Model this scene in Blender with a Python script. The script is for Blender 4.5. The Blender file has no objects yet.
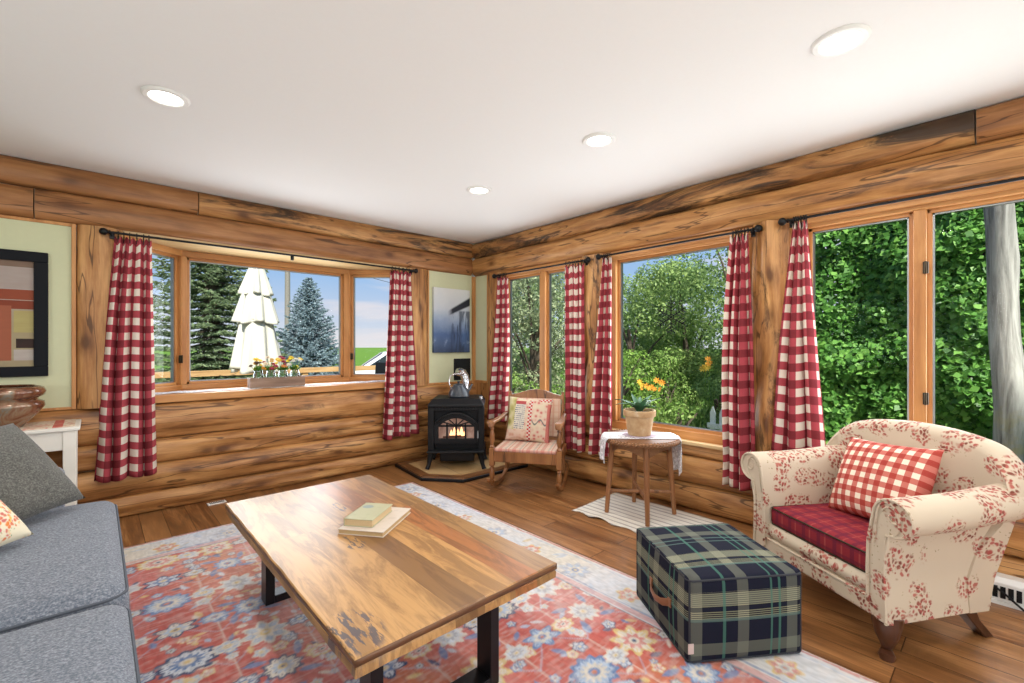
import bpy, bmesh, math, random
import numpy as np
from mathutils import Vector, Matrix, Euler, noise as mnoise
PI = math.pi
R = math.radians
scene = bpy.context.scene
col = scene.collection
rng = random.Random(7)

# ------------------------------------------------------------------ helpers
def nz(x, y=0.0, z=0.0):
    return mnoise.noise(Vector((x, y, z)))

def lerp(a, b, t):
    return a + (b - a) * t

class MB:
    """collects shapes that become ONE mesh object"""
    def __init__(self):
        self.v = []; self.f = []; self.uv = []
    def add(self, vs, fs, uvs=None, M=None):
        b = len(self.v)
        for p in vs:
            p = Vector(p)
            self.v.append(M @ p if M is not None else p)
        for i, f in enumerate(fs):
            self.f.append([b + k for k in f])
            self.uv.append(uvs[i] if uvs else None)
        return self
    def box(self, c, s, M=None):
        x, y, z = c; a, b, d = s[0]/2, s[1]/2, s[2]/2
        vs = [(x-a,y-b,z-d),(x+a,y-b,z-d),(x+a,y+b,z-d),(x-a,y+b,z-d),(x-a,y-b,z+d),(x+a,y-b,z+d),(x+a,y+b,z+d),(x-a,y+b,z+d)]
        return self.add(vs, [(0,3,2,1),(4,5,6,7),(0,1,5,4),(1,2,6,5),(2,3,7,6),(3,0,4,7)], None, M)
    def span(self, x0, x1, y0, y1, z0, z1, M=None):
        return self.box(((x0+x1)/2,(y0+y1)/2,(z0+z1)/2), (x1-x0,y1-y0,z1-z0), M)
    def tube(self, pts, r, n=10, M=None, caps=True, flat=1.0):
        pts = [Vector(p) for p in pts]
        m = len(pts)
        rs = r if isinstance(r, (list, tuple)) else [r]*m
        vs = []; ref = None
        for i, p in enumerate(pts):
            t = (pts[min(i+1,m-1)] - pts[max(i-1,0)])
            t = t.normalized() if t.length > 1e-9 else Vector((0,0,1))
            if ref is None:
                ref = Vector((0,0,1)) if abs(t.z) < .9 else Vector((1,0,0))
            a = ref - t*ref.dot(t)
            a = a.normalized() if a.length > 1e-6 else t.orthogonal().normalized()
            ref = a
            b = t.cross(a)
            for k in range(n):
                an = 2*PI*k/n
                vs.append(p + (a*math.cos(an) + b*math.sin(an)*flat)*rs[i])
        fs = []
        for i in range(m-1):
            for k in range(n):
                fs.append((i*n+k, i*n+(k+1)%n, (i+1)*n+(k+1)%n, (i+1)*n+k))
        if caps:
            fs.append(tuple(range(n))[::-1]); fs.append(tuple((m-1)*n+k for k in range(n)))
        return self.add(vs, fs, None, M)
    def ring(self, c, Rr, r, axis='z', n=20, k=6, M=None):
        vs = []; fs = []
        for i in range(n):
            a = 2*PI*i/n
            for j in range(k):
                b = 2*PI*j/k
                q = (Rr + r*math.cos(b))
                p = (q*math.cos(a), q*math.sin(a), r*math.sin(b))
                if axis == 'x': p = (p[2], p[0], p[1])
                if axis == 'y': p = (p[0], p[2], p[1])
                vs.append((c[0]+p[0], c[1]+p[1], c[2]+p[2]))
        for i in range(n):
            for j in range(k):
                fs.append((i*k+j, ((i+1)%n)*k+j, ((i+1)%n)*k+(j+1)%k, i*k+(j+1)%k))
        return self.add(vs, fs, None, M)
    def lathe(self, prof, c=(0,0,0), n=24, M=None, sx=1.0, sy=1.0, caps=True):
        vs = []; fs = []; m = len(prof)
        for (r, z) in prof:
            for k in range(n):
                a = 2*PI*k/n
                vs.append((c[0]+r*sx*math.cos(a), c[1]+r*sy*math.sin(a), c[2]+z))
        for i in range(m-1):
            for k in range(n):
                fs.append((i*n+k, i*n+(k+1)%n, (i+1)*n+(k+1)%n, (i+1)*n+k))
        if caps:
            fs.append(tuple(range(n))[::-1]); fs.append(tuple((m-1)*n+k for k in range(n)))
        return self.add(vs, fs, None, M)
    def prism(self, poly, d0, d1, plane='xz', M=None):
        n = len(poly)
        def P(a, b, d):
            return {'xz': (a, d, b), 'xy': (a, b, d), 'yz': (d, a, b)}[plane]
        vs = [P(a, b, d0) for a, b in poly] + [P(a, b, d1) for a, b in poly]
        fs = [tuple(range(n)), tuple(range(n, 2*n))[::-1]] + [(i, (i+1)%n, n+(i+1)%n, n+i) for i in range(n)]
        return self.add(vs, fs, None, M)
    def grid(self, fn, nu, nv, uvfn=None, cu=False, M=None):
        vs = []; fs = []; uvs = []
        for j in range(nv+1):
            for i in range(nu + (0 if cu else 1)):
                vs.append(fn(i/nu, j/nv))
        w = nu if cu else nu+1
        for j in range(nv):
            for i in range(nu):
                fs.append((j*w+i, j*w+(i+1)%w, (j+1)*w+(i+1)%w, (j+1)*w+i))
                if uvfn:
                    uvs.append([uvfn(i/nu,j/nv), uvfn((i+1)/nu,j/nv), uvfn((i+1)/nu,(j+1)/nv), uvfn(i/nu,(j+1)/nv)])
        return self.add(vs, fs, uvs if uvfn else None, M)
    def build(self, name, mat, parent=None, smooth=40, bevel=0, seg=2, sub=0, solid=0, recalc=True, loc=None, rot=None):
        me = bpy.data.meshes.new(name)
        me.from_pydata([tuple(p) for p in self.v], [], self.f)
        if any(u is not None for u in self.uv):
            lay = me.uv_layers.new(name='UVMap')
            buf = []
            for f, u in zip(self.f, self.uv):
                for k in range(len(f)):
                    buf.extend(u[k] if u else (0.0, 0.0))
            lay.data.foreach_set('uv', buf)
        if recalc:
            bm = bmesh.new(); bm.from_mesh(me)
            bmesh.ops.recalc_face_normals(bm, faces=bm.faces[:])
            bm.to_mesh(me); bm.free()
        if smooth:
            me.polygons.foreach_set('use_smooth', [True]*len(me.polygons))
            if smooth < 180:
                me.set_sharp_from_angle(angle=R(smooth))
        me.update()
        o = bpy.data.objects.new(name, me); col.objects.link(o)
        if mat: me.materials.append(mat)
        if bevel:
            m = o.modifiers.new('b', 'BEVEL'); m.width = bevel; m.segments = seg; m.limit_method = 'ANGLE'; m.angle_limit = R(35)
            m.harden_normals = False
        if sub:
            m = o.modifiers.new('s', 'SUBSURF'); m.levels = sub; m.render_levels = sub
        if solid:
            m = o.modifiers.new('t', 'SOLIDIFY'); m.thickness = solid; m.offset = 0
        if parent: o.parent = parent
        if loc: o.location = loc
        if rot: o.rotation_euler = rot
        return o

def tag(o, label=None, cat=None, group=None, kind=None):
    if label: o['label'] = label
    if cat: o['category'] = cat
    if group: o['group'] = group
    if kind: o['kind'] = kind
    return o

def thing(name, label, cat, loc=(0,0,0), rz=0.0, group=None):
    o = bpy.data.objects.new(name, None); col.objects.link(o)
    o.empty_display_size = .05
    o.location = loc; o.rotation_euler = (0,0,rz)
    return tag(o, label, cat, group)

def dup(root, loc=None, rz=None, label=None, group=None):
    r = root.copy(); col.objects.link(r)
    if loc is not None: r.location = loc
    if rz is not None: r.rotation_euler = (0,0,rz)
    if label: r['label'] = label
    if group: r['group'] = group
    for ch in list(root.children):
        c = ch.copy(); col.objects.link(c); c.parent = r
        for g in list(ch.children):
            d = g.copy(); col.objects.link(d); d.parent = c
    return r

# ------------------------------------------------------------------ node helpers
class NT:
    def __init__(self, name):
        self.m = bpy.data.materials.new(name); self.m.use_nodes = True
        self.t = self.m.node_tree; self.t.nodes.clear()
        self.out = self.t.nodes.new('ShaderNodeOutputMaterial')
        self.b = self.t.nodes.new('ShaderNodeBsdfPrincipled')
        self.L(self.b.outputs[0], self.out.inputs[0])
    def L(self, a, b): self.t.links.new(a, b)
    def put(self, sock, v):
        if v is None: return
        if isinstance(v, bpy.types.NodeSocket): self.L(v, sock)
        elif isinstance(v, (tuple, list)):
            sock.default_value = (*v, 1.0) if len(v) == 3 and len(sock.default_value) == 4 else v
        else: sock.default_value = v
    def n(self, typ, **kw):
        x = self.t.nodes.new(typ)
        for k, v in kw.items(): setattr(x, k, v)
        return x
    def coord(self, kind='Object'): return self.n('ShaderNodeTexCoord').outputs[kind]
    def rand(self): return self.n('ShaderNodeObjectInfo').outputs['Random']
    def map(self, vec, scale=(1,1,1), loc=(0,0,0), rot=(0,0,0)):
        x = self.n('ShaderNodeMapping'); self.L(vec, x.inputs[0])
        self.put(x.inputs[1], loc); self.put(x.inputs[2], rot); self.put(x.inputs[3], scale)
        return x.outputs[0]
    def noise(self, vec, scale=5, detail=4, rough=.55, dist=0, out='Fac'):
        x = self.n('ShaderNodeTexNoise'); self.L(vec, x.inputs['Vector'])
        x.inputs['Scale'].default_value = scale; x.inputs['Detail'].default_value = detail
        x.inputs['Roughness'].default_value = rough; x.inputs['Distortion'].default_value = dist
        return x.outputs[out]
    def voro(self, vec, scale=5, feature='F1', out='Distance', rnd=1.0):
        x = self.n('ShaderNodeTexVoronoi', feature=feature); self.L(vec, x.inputs['Vector'])
        x.inputs['Scale'].default_value = scale; x.inputs['Randomness'].default_value = rnd
        return x.outputs[out]
    def ramp(self, fac, stops, interp='LINEAR'):
        x = self.n('ShaderNodeValToRGB'); cr = x.color_ramp; cr.interpolation = interp
        while len(cr.elements) < len(stops): cr.elements.new(.5)
        for e, (p, c) in zip(cr.elements, stops):
            e.position = p; e.color = (*c, 1) if len(c) == 3 else c
        self.L(fac, x.inputs[0]); return x.outputs[0]
    def sm(self, fac, a, b, lo=0.0, hi=1.0):
        x = self.n('ShaderNodeMapRange', interpolation_type='SMOOTHSTEP'); self.put(x.inputs[0], fac)
        x.inputs[1].default_value = a; x.inputs[2].default_value = b
        x.inputs[3].default_value = lo; x.inputs[4].default_value = hi
        return x.outputs[0]
    def mix(self, fac, a, b, mode='MIX'):
        x = self.n('ShaderNodeMix', data_type='RGBA', blend_type=mode)
        self.put(x.inputs[0], fac); self.put(x.inputs[6], a); self.put(x.inputs[7], b)
        return x.outputs[2]
    def math(self, op, a, b=None, c=None):
        x = self.n('ShaderNodeMath', operation=op)
        self.put(x.inputs[0], a)
        if b is not None: self.put(x.inputs[1], b)
        if c is not None: self.put(x.inputs[2], c)
        return x.outputs[0]
    def vadd(self, a, b):
        x = self.n('ShaderNodeVectorMath', operation='ADD'); self.put(x.inputs[0], a); self.put(x.inputs[1], b)
        return x.outputs[0]
    def sep(self, v):
        x = self.n('ShaderNodeSeparateXYZ'); self.L(v, x.inputs[0]); return x.outputs
    def comb(self, x_, y_, z_):
        x = self.n('ShaderNodeCombineXYZ')
        for i, v in enumerate((x_, y_, z_)): self.put(x.inputs[i], v)
        return x.outputs[0]
    def bump(self, h, s=.3, d=.01):
        x = self.n('ShaderNodeBump'); x.inputs['Strength'].default_value = s; x.inputs['Distance'].default_value = d
        self.L(h, x.inputs['Height']); self.L(x.outputs[0], self.b.inputs['Normal']); return x
    def set(self, color=None, rough=None, metal=None, spec=None, coat=None, coat_rough=None, sheen=None):
        i = self.b.inputs
        self.put(i['Base Color'], color); self.put(i['Roughness'], rough); self.put(i['Metallic'], metal)
        self.put(i['Specular IOR Level'], spec); self.put(i['Coat Weight'], coat); self.put(i['Coat Roughness'], coat_rough)
        self.put(i['Sheen Weight'], sheen)
        return self.m

def plain(name, c, rough=.6, metal=0.0, spec=.5, var=.06, scale=20, bump=0.0):
    """procedural material of one colour with a little mottling"""
    t = NT(name); co = t.coord()
    f = t.noise(co, scale, 3)
    a = tuple(max(0, x*(1-var)) for x in c); b = tuple(min(1, x*(1+var)) for x in c)
    if bump: t.bump(f, bump, .004)
    return t.set(t.mix(f, a, b), rough, metal, spec)

def emit(name, c, s):
    t = NT(name)
    t.b.inputs['Base Color'].default_value = (*c, 1)
    t.b.inputs['Emission Color'].default_value = (*c, 1); t.b.inputs['Emission Strength'].default_value = s
    return t.m

def wood(name, light, mid, dark, axis='X', rough=.5, stain=.5, knots=True, fine=1.0, coat=0.0, spec=.4, stain_col=(.05,.022,.01), sscale=(1.7,9), slim=(.55,.68)):
    t = NT(name)
    r = t.math('MULTIPLY', t.rand(), 37.0)
    co = t.vadd(t.coord(), t.comb(r, r, r))
    def st(a, b):
        return {'X': (a, b, b), 'Y': (b, a, b), 'Z': (b, b, a)}[axis]
    warp = t.noise(t.map(co, st(.8, 3)), 1, 2)
    g1 = t.noise(t.map(co, st(1.5*fine, 14*fine)), 1, 8, .62, .4)
    g2 = t.noise(t.map(co, st(4*fine, 90*fine)), 1, 3, .5)
    big = t.noise(t.map(co, st(1.6, 7)), 1, 5, .6, .4)
    c = t.ramp(t.math('ADD', t.math('MULTIPLY', g1, .65), t.math('MULTIPLY', big, .35)),
               [(.34, dark), (.47, mid), (.62, light)])
    c = t.mix(t.sm(g2, .35, .7), c, t.mix(.20, c, dark))
    if stain:
        s = t.noise(t.map(co, st(*sscale), (3,7,1)), 1, 7, .70, .8)
        c = t.mix(t.math('MULTIPLY', t.sm(s, *slim), stain), c, stain_col)
        cr_ = t.noise(t.map(co, st(.55, 6.5), (1,2,9)), 1, 3, .5, .2)
        crack = t.sm(t.math('ABSOLUTE', t.math('SUBTRACT', cr_, .5)), .003, .009, 1, 0)
        c = t.mix(t.math('MULTIPLY', crack, .75), c, tuple(x*.35 for x in dark))
    if knots:
        v = t.voro(t.map(t.vadd(co, t.comb(t.math('MULTIPLY', warp, .3), t.math('MULTIPLY', warp, .06), 0)), st(2.6, 5.5)), 1.0)
        v = t.math('ADD', v, t.math('MULTIPLY', t.math('SUBTRACT', g1, .5), .25))
        k = t.sm(v, .05, .17, 1.0, 0.0)
        c = t.mix(t.math('MULTIPLY', k, .9), c, tuple(x*.4 for x in dark))
        halo = t.sm(v, .10, .34, 1.0, 0.0)
        c = t.mix(t.math('MULTIPLY', halo, .55), c, dark)
    t.bump(g1, .25, .006)
    return t.set(c, rough, 0, spec, coat, .15)

def gingham(name, check, white, mid, dark, transl=.0, rough=.9):
    t = NT(name); s = t.sep(t.coord('UV'))
    def st(x):
        return t.math('LESS_THAN', t.math('FRACT', t.math('DIVIDE', x, 2*check)), .5)
    f = t.math('MULTIPLY', t.math('ADD', st(s[0]), st(s[1])), .5)
    c = t.ramp(f, [(0, white), (.3, mid), (.8, dark)], 'CONSTANT')
    w = t.noise(t.map(t.coord('UV'), (400, 400, 1)), 1, 1)
    c = t.mix(t.math('MULTIPLY', w, .08), c, white)
    t.set(c, rough, 0, .1)
    if transl:
        tr = t.n('ShaderNodeBsdfTranslucent'); t.L(c, tr.inputs[0])
        mx = t.n('ShaderNodeMixShader'); mx.inputs[0].default_value = transl
        t.L(t.b.outputs[0], mx.inputs[1]); t.L(tr.outputs[0], mx.inputs[2]); t.L(mx.outputs[0], t.out.inputs[0])
    return t.m

def leafmat(name, cols, transl=.3, rough=.5):
    t = NT(name)
    g = t.n('ShaderNodeNewGeometry').outputs['Random Per Island']
    n = len(cols)
    big = t.noise(t.coord(), .9, 2)
    f = t.math('ADD', t.math('MULTIPLY', g, .7), t.math('MULTIPLY', big, .3))
    c = t.ramp(f, [(.1 + .75*i/max(1, n-1), k) for i, k in enumerate(cols)])
    t.set(c, rough, 0, .25)
    tr = t.n('ShaderNodeBsdfTranslucent'); t.L(c, tr.inputs[0])
    mx = t.n('ShaderNodeMixShader'); mx.inputs[0].default_value = transl
    t.L(t.b.outputs[0], mx.inputs[1]); t.L(tr.outputs[0], mx.inputs[2]); t.L(mx.outputs[0], t.out.inputs[0])
    return t.m

def stripes(t, x, bands):
    """sum of soft-edged bands (centre, half width) on coordinate x -> 0..1"""
    acc = None
    for c, h in bands:
        d = t.math('ABSOLUTE', t.math('SUBTRACT', x, c))
        b = t.math('LESS_THAN', d, h)
        acc = b if acc is None else t.math('MAXIMUM', acc, b)
    return acc
# ------------------------------------------------------------------ materials
LOGC = dict(light=(.62,.335,.125), mid=(.40,.18,.057), dark=(.15,.055,.016))
M = {}
M['log_x'] = wood('log_wood', axis='X', rough=.40, stain=.60, **LOGC)
M['log_dark'] = wood('weathered_log_wood', axis='X', rough=.5, stain=.93, stain_col=(.026,.016,.011), sscale=(.9,5.5), slim=(.47,.60), **LOGC)
M['log_z'] = wood('post_wood', axis='Z', rough=.48, stain=.5, **LOGC)
M['post_r'] = wood('knotty_post_wood', axis='Z', rough=.42, stain=.8, sscale=(2.2,7), slim=(.52,.64), **LOGC)
M['header'] = wood('header_log_wood', (.42,.195,.075), (.29,.122,.042), (.15,.056,.019), 'X', .45, .4)
M['pine'] = wood('pine_frame', (.60,.30,.105), (.48,.215,.068), (.36,.145,.042), 'X', .42, 0.0, False)
M['pine_z'] = wood('pine_frame_upright', (.60,.30,.105), (.48,.215,.068), (.36,.145,.042), 'Z', .42, 0.0, False)
M['pine_pale'] = wood('pine_board', (.66,.49,.27), (.60,.42,.21), (.50,.32,.14), 'X', .4, 0.0, False)
M['ceiling'] = plain('ceiling_paint', (.82,.82,.815), .9, var=.012, scale=60)
M['sage'] = plain('sage_wall_paint', (.56,.575,.375), .85, var=.03, scale=30)
M['white_paint'] = plain('white_paint', (.80,.77,.70), .5, var=.05, scale=12)
M['outer'] = plain('outer_wall_paint', (.62,.58,.48), .9)
M['iron'] = plain('black_iron', (.012,.012,.013), .45, .6)
M['black'] = plain('black_enamel', (.007,.0075,.009), .45, 0, .25)
M['steel_black'] = plain('black_steel', (.014,.014,.016), .35, .5)
M['grey_metal'] = plain('window_track_metal', (.32,.34,.36), .4, .7)
M['galv'] = plain('pipe_metal', (.62,.63,.65), .22, .95)
M['white_metal'] = plain('white_metal', (.80,.80,.78), .4)
M['bronze'] = plain('dark_bronze', (.05,.035,.02), .4, .8)

def glass_mat(name, tint=(1,1,1), strength=1.0):
    t = NT(name)
    tr = t.n('ShaderNodeBsdfTransparent'); tr.inputs[0].default_value = (*tint, 1)
    gl = t.n('ShaderNodeBsdfGlossy'); gl.inputs['Roughness'].default_value = .01
    fr = t.n('ShaderNodeFresnel'); fr.inputs[0].default_value = 1.3
    mx = t.n('ShaderNodeMixShader')
    t.L(t.math('MULTIPLY', fr.outputs[0], strength), mx.inputs[0])
    t.L(tr.outputs[0], mx.inputs[1]); t.L(gl.outputs[0], mx.inputs[2]); t.L(mx.outputs[0], t.out.inputs[0])
    return t.m
M['glass'] = glass_mat('window_glass', (.97,.985,.98), .04)
M['jar_glass'] = glass_mat('jar_glass', (.90,.93,.92), 1.6)

# floor planks running along Y
def floor_mat():
    t = NT('oak_floor_planks'); co = t.coord()
    m = t.map(co, (1,1,1), (0.03,0,0), (0,0,R(90)))
    br = t.n('ShaderNodeTexBrick', offset=.37, offset_frequency=2, squash=1.0)
    t.L(m, br.inputs['Vector'])
    for k, v in (('Scale',1.0),('Mortar Size',.0022),('Mortar Smooth',.1),('Bias',0),('Brick Width',1.35),('Row Height',.135)):
        br.inputs[k].default_value = v
    br.inputs['Color1'].default_value = (0,0,0,1); br.inputs['Color2'].default_value = (1,1,1,1); br.inputs['Mortar'].default_value = (.5,.5,.5,1)
    tone = t.sep(br.outputs['Color'])[0]
    off = t.math('MULTIPLY', tone, 9.0)
    cc = t.vadd(co, t.comb(off, off, 0))
    g1 = t.noise(t.map(cc, (13,1.5,1)), 1, 6, .62, .8)
    g2 = t.noise(t.map(cc, (110,5,1)), 1, 3, .5)
    blot = t.noise(t.map(cc, (5,1.2,1), (4,2,0)), 1, 3, .6, .5)
    c = t.ramp(g1, [(.36,(.075,.026,.008)), (.50,(.225,.092,.029)), (.63,(.400,.190,.072))])
    c = t.mix(t.sm(g2, .40, .75), c, (.16,.062,.018))
    c = t.mix(t.math('MULTIPLY', t.sm(blot, .50, .68), .75), c, (.10,.036,.012))
    c = t.mix(t.math('MULTIPLY', tone, .50), c, (.38,.185,.068))
    c = t.mix(br.outputs['Fac'], c, (.05,.018,.006))
    t.bump(t.math('SUBTRACT', g1, t.math('MULTIPLY', br.outputs['Fac'], .8)), .18, .004)
    return t.set(c, t.math('ADD', .24, t.math('MULTIPLY', g1, .16)), 0, .5, .15, .2)
M['floor'] = floor_mat()
M['gingham'] = gingham('red_gingham_curtain', .052, (.74,.66,.57), (.40,.045,.066), (.185,.005,.017), .16)
M['gingham_pale'] = gingham('red_gingham_cushion', .026, (.80,.70,.56), (.52,.14,.11), (.36,.030,.022))

# ------------------------------------------------------------------ the room shell
XW, YW, H = -5.6, -6.6, 2.44      # far sides of the room, ceiling height
fl = MB().span(XW-.15, .15, YW-.15, .15, -.12, 0).build('floor', M['floor'], smooth=0); tag(fl, 'warm brown oak plank floor of the log room', 'floor', kind='structure')
# ceiling with the can lights
ce = MB().span(XW-.15, .15, YW-.15, .15, H, H+.12).build('ceiling', M['ceiling'], smooth=0); tag(ce, 'flat white painted ceiling', 'ceiling', kind='structure')

# frames: wall_left lies on y=0 (local x = world x); wall_right is turned so that local x = distance from the corner
ROT_R = -PI/2
def wall_root(name, rz, label, loc=(0,0,0)):
    o = bpy.data.objects.new(name, None); col.objects.link(o); o.rotation_euler = (0,0,rz); o.location = loc
    return tag(o, label, 'wall', kind='structure')
WL = wall_root('wall_left', 0, 'log wall with the bay window and sage panels')
WR = wall_root('wall_right', ROT_R, 'log wall with three red-curtained windows')

def log(parent, s0, s1, z0, z1, bulge, seed, mat, vertical=False, p=2.3, wob=1.0, name='log'):
    """half-round log lying along local x (or standing) against the wall plane y=0, bulging into the room (-y)"""
    a0, a1, b0, b1 = (z0, z1, s0, s1) if vertical else (s0, s1, z0, z1)
    n = max(4, int((a1-a0)/.07)); k = 14
    mb = MB(); vs = []; fs = []
    for i in range(n+1):
        a = lerp(a0, a1, i/n)
        c = (b0+b1)/2 + .004*wob*nz(a*1.7+seed, seed*3.1); h = (b1-b0)/2
        end = min(1.0, .80 + 8*min(a-a0, a1-a)) if i not in (0, n) else .80
        for j in range(k+1):
            th = -PI/2 + PI*j/k
            e = 2/p
            ct, sn = abs(math.cos(th))**e, abs(math.sin(th))**e*(1 if th > 0 else -1)
            bb = bulge*(1 + .22*wob*nz(a*2.1+seed*7, j*.35, seed))*(.9+.1*end)
            y = -bb*ct - .002
            b = c + h*sn*(1 + .012*wob*nz(a*3, seed, 2))
            vs.append((b, y, a) if vertical else (a, y, b))
        vs.append((b1, .02, a) if vertical else (a, .02, b1)); vs.append((b0, .02, a) if vertical else (a, .02, b0))
    w = k+3
    for i in range(n):
        for j in range(w):
            fs.append((i*w+j, i*w+(j+1)%w, (i+1)*w+(j+1)%w, (i+1)*w+j))
    fs.append(tuple(range(w))); fs.append(tuple(n*w+j for j in range(w))[::-1])
    mb.add(vs, fs)
    return mb.build(name, mat, parent, smooth=50)

# --- left wall: bay opening s -3.20 .. -0.90, z .80 .. 2.06
BX0, BX1, BZ0, BZ1 = -3.20, -.90, .80, 2.06
b = MB()
b.span(XW, BX0, .005, .15, 0, H); b.span(BX1, 0, .005, .15, 0, H)
b.span(BX0, BX1, .005, .15, 0, BZ0-.002); b.span(BX0, BX1, .005, .15, BZ1, H)
b.build('backing', M['outer'], WL, smooth=0)
for i, (z0, z1, bl) in enumerate(((0,.152,.050), (.152,.361,.070), (.361,.541,.062), (.541,.80,.066))):
    log(WL, XW, -.005, z0, z1, bl, 3+i*2.3, M['log_x'], wob=1.6)
log(WL, XW, -3.632, 2.06, 2.262, .060, 21, M['header']); log(WL, -3.626, -.06, 2.06, 2.262, .060, 22.7, M['header'])
log(WL, XW, -2.745, 2.262, H, .055, 25, M['header']); log(WL, -2.738, -.05, 2.262, H, .055, 28, M['log_dark'])
log(WL, -3.432, -3.19, .80, 2.06, .055, 31, M['log_z'], True, wob=1.5, name='post')
log(WL, -.905, -.655, .80, 2.06, .055, 33, M['log_z'], True, wob=1.5, name='post')
MB().span(XW, -3.455, -.012, .01, .80, 2.062).build('wall_panel', M['sage'], WL, smooth=0)
MB().span(-.655, -.035, -.012, .01, .80, 2.062).build('wall_panel', M['sage'], WL, smooth=0)
tr = MB(); tr.span(-3.455,-3.432,-.03,.005,.80,2.06); tr.span(-.655,-.635,-.022,.005,.80,2.06); tr.span(-.64,-.03,-.022,.005,.80,.822)
tr.span(XW,-3.455,-.022,.005,.80,.818); tr.span(XW,-3.455,-.022,.005,2.04,2.06)
tr.build('panel_trim', M['pine_z'], WL, smooth=0, bevel=.003)
# --- right wall (local s = -y): openings for three window units, z .50 .. 2.05
OPEN = ((.50,1.66), (1.89,3.13), (3.36,5.30))
OZ0, OZ1 = .50, 2.05
b = MB(); prev = 0
for a0, a1 in OPEN:
    b.span(prev, a0, .005, .15, OZ0, OZ1); prev = a1
b.span(prev, -YW, .005, .15, OZ0, OZ1)
b.span(0, -YW, .005, .15, 0, OZ0); b.span(0, -YW, .005, .15, OZ1, H)
b.build('backing', M['outer'], WR, smooth=0)
for i, (z0, z1, bl) in enumerate(((0,.197,.060), (.197,.402,.075), (.402,.515,.045))):
    log(WR, .0, -YW, z0, z1, bl, 43+i*2.3, M['log_x'], wob=1.8)
log(WR, .05, -YW, 2.05, 2.262, .072, 51, M['log_x'], wob=1.5)
log(WR, .04, 4.197, 2.262, H, .068, 53.7, M['log_dark'], wob=1.8); log(WR, 4.203, -YW, 2.262, H, .068, 57, M['header'])
log(WR, .285, .505, .515, 2.05, .05, 61, M['log_z'], True, wob=1.6, name='post')
log(WR, 1.655, 1.895, .515, 2.05, .065, 63, M['post_r'], True, wob=3.2, name='post')
log(WR, 3.125, 3.365, .515, 2.05, .075, 68, M['post_r'], True, wob=3.8, name='post')
log(WR, 5.30, 5.6, .515, 2.05, .06, 71, M['log_z'], True, name='post')
MB().span(.035, .285, -.010, .01, .515, 2.06).build('wall_panel', M['sage'], WR, smooth=0)
tr = MB(); tr.span(.0,.045,-.045,.005,.515,2.05); tr.span(.265,.287,-.022,.005,.515,2.05); tr.span(.04,.287,-.03,.005,.80,.83)
tr.build('panel_trim', M['pine_z'], WR, smooth=0, bevel=.003)
MB().span(.045,.265,-.02,0,.515,.80).build('panel_board', M['log_z'], WR, smooth=0)
# sides of the room behind the camera
BACKW = ((-4.9,-3.1), (-2.5,-.7))
wb = wall_root('wall_back', 0, 'white wall behind the camera')
b = MB(); prev = XW
for a0, a1 in BACKW:
    b.span(prev, a0, YW-.15, YW, 0, H); b.span(a0, a1, YW-.15, YW, 0, .7); b.span(a0, a1, YW-.15, YW, 2.15, H); prev = a1
b.span(prev, .0, YW-.15, YW, 0, H); b.build('backing', M['white_paint'], wb, smooth=0)
ws = wall_root('wall_side', 0, 'white wall beside the sofa')
b = MB(); b.span(XW-.15, XW, YW-.15, -4.4, 0, H); b.span(XW-.15, XW, -2.2, .15, 0, H); b.span(XW-.15, XW, -4.4, -2.2, 0, .7); b.span(XW-.15, XW, -4.4, -2.2, 2.15, H)
b.build('backing', M['white_paint'], ws, smooth=0)

# ------------------------------------------------------------------ windows
WN = [0]
def window(label, loc, rz, frame_rects, glass_rects, fy0=-.012, fy1=.07, hinge=()):
    WN[0] += 1
    w = bpy.data.objects.new('window_%d' % WN[0], None); col.objects.link(w)
    w.location = loc; w.rotation_euler = (0,0,rz); tag(w, label, 'window', kind='structure')
    fh = MB(); fv = MB()
    for (s0, s1, z0, z1) in frame_rects:
        (fh if (s1-s0) > (z1-z0) else fv).span(s0, s1, fy0, fy1, z0, z1)
    fh.build('rail', M['pine'], w, smooth=0, bevel=.004); fv.build('stile', M['pine_z'], w, smooth=0, bevel=.004)
    for (s0, s1, z0, z1) in glass_rects:
        sa = MB(); t = .022
        sa.span(s0-.004, s0+t, .018, .062, z0-.004, z1+.004); sa.span(s1-t, s1+.004, .018, .062, z0-.004, z1+.004)
        sash = sa.build('sash', M['pine_z'], w, smooth=0, bevel=.003)
        sb = MB(); sb.span(s0, s1, .018, .062, z0-.004, z0+t); sb.span(s0, s1, .018, .062, z1-t, z1+.004)
        sb.build('sash', M['pine'], w, smooth=0, bevel=.003)
        ga = MB(); q = .008
        ga.span(s0+t, s0+t+q, .030, .055, z0+t, z1-t); ga.span(s1-t-q, s1-t, .030, .055, z0+t, z1-t)
        ga.span(s0+t, s1-t, .030, .055, z0+t, z0+t+q); ga.span(s0+t, s1-t, .030, .055, z1-t-q, z1-t)
        ga.build('gasket', M['grey_metal'], w, smooth=0)
        MB().span(s0+t, s1-t, .040, .044, z0+t, z1-t).build('pane', M['glass'], w, smooth=0)
    for (s, z) in hinge:
        h = MB(); h.span(s-.012, s+.012, -.026, -.008, z-.032, z+.032); h.tube([(s,-.03,z-.034),(s,-.03,z+.034)], .006, 8)
        h.build('hinge', M['bronze'], w, bevel=.002)
    return w

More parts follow.
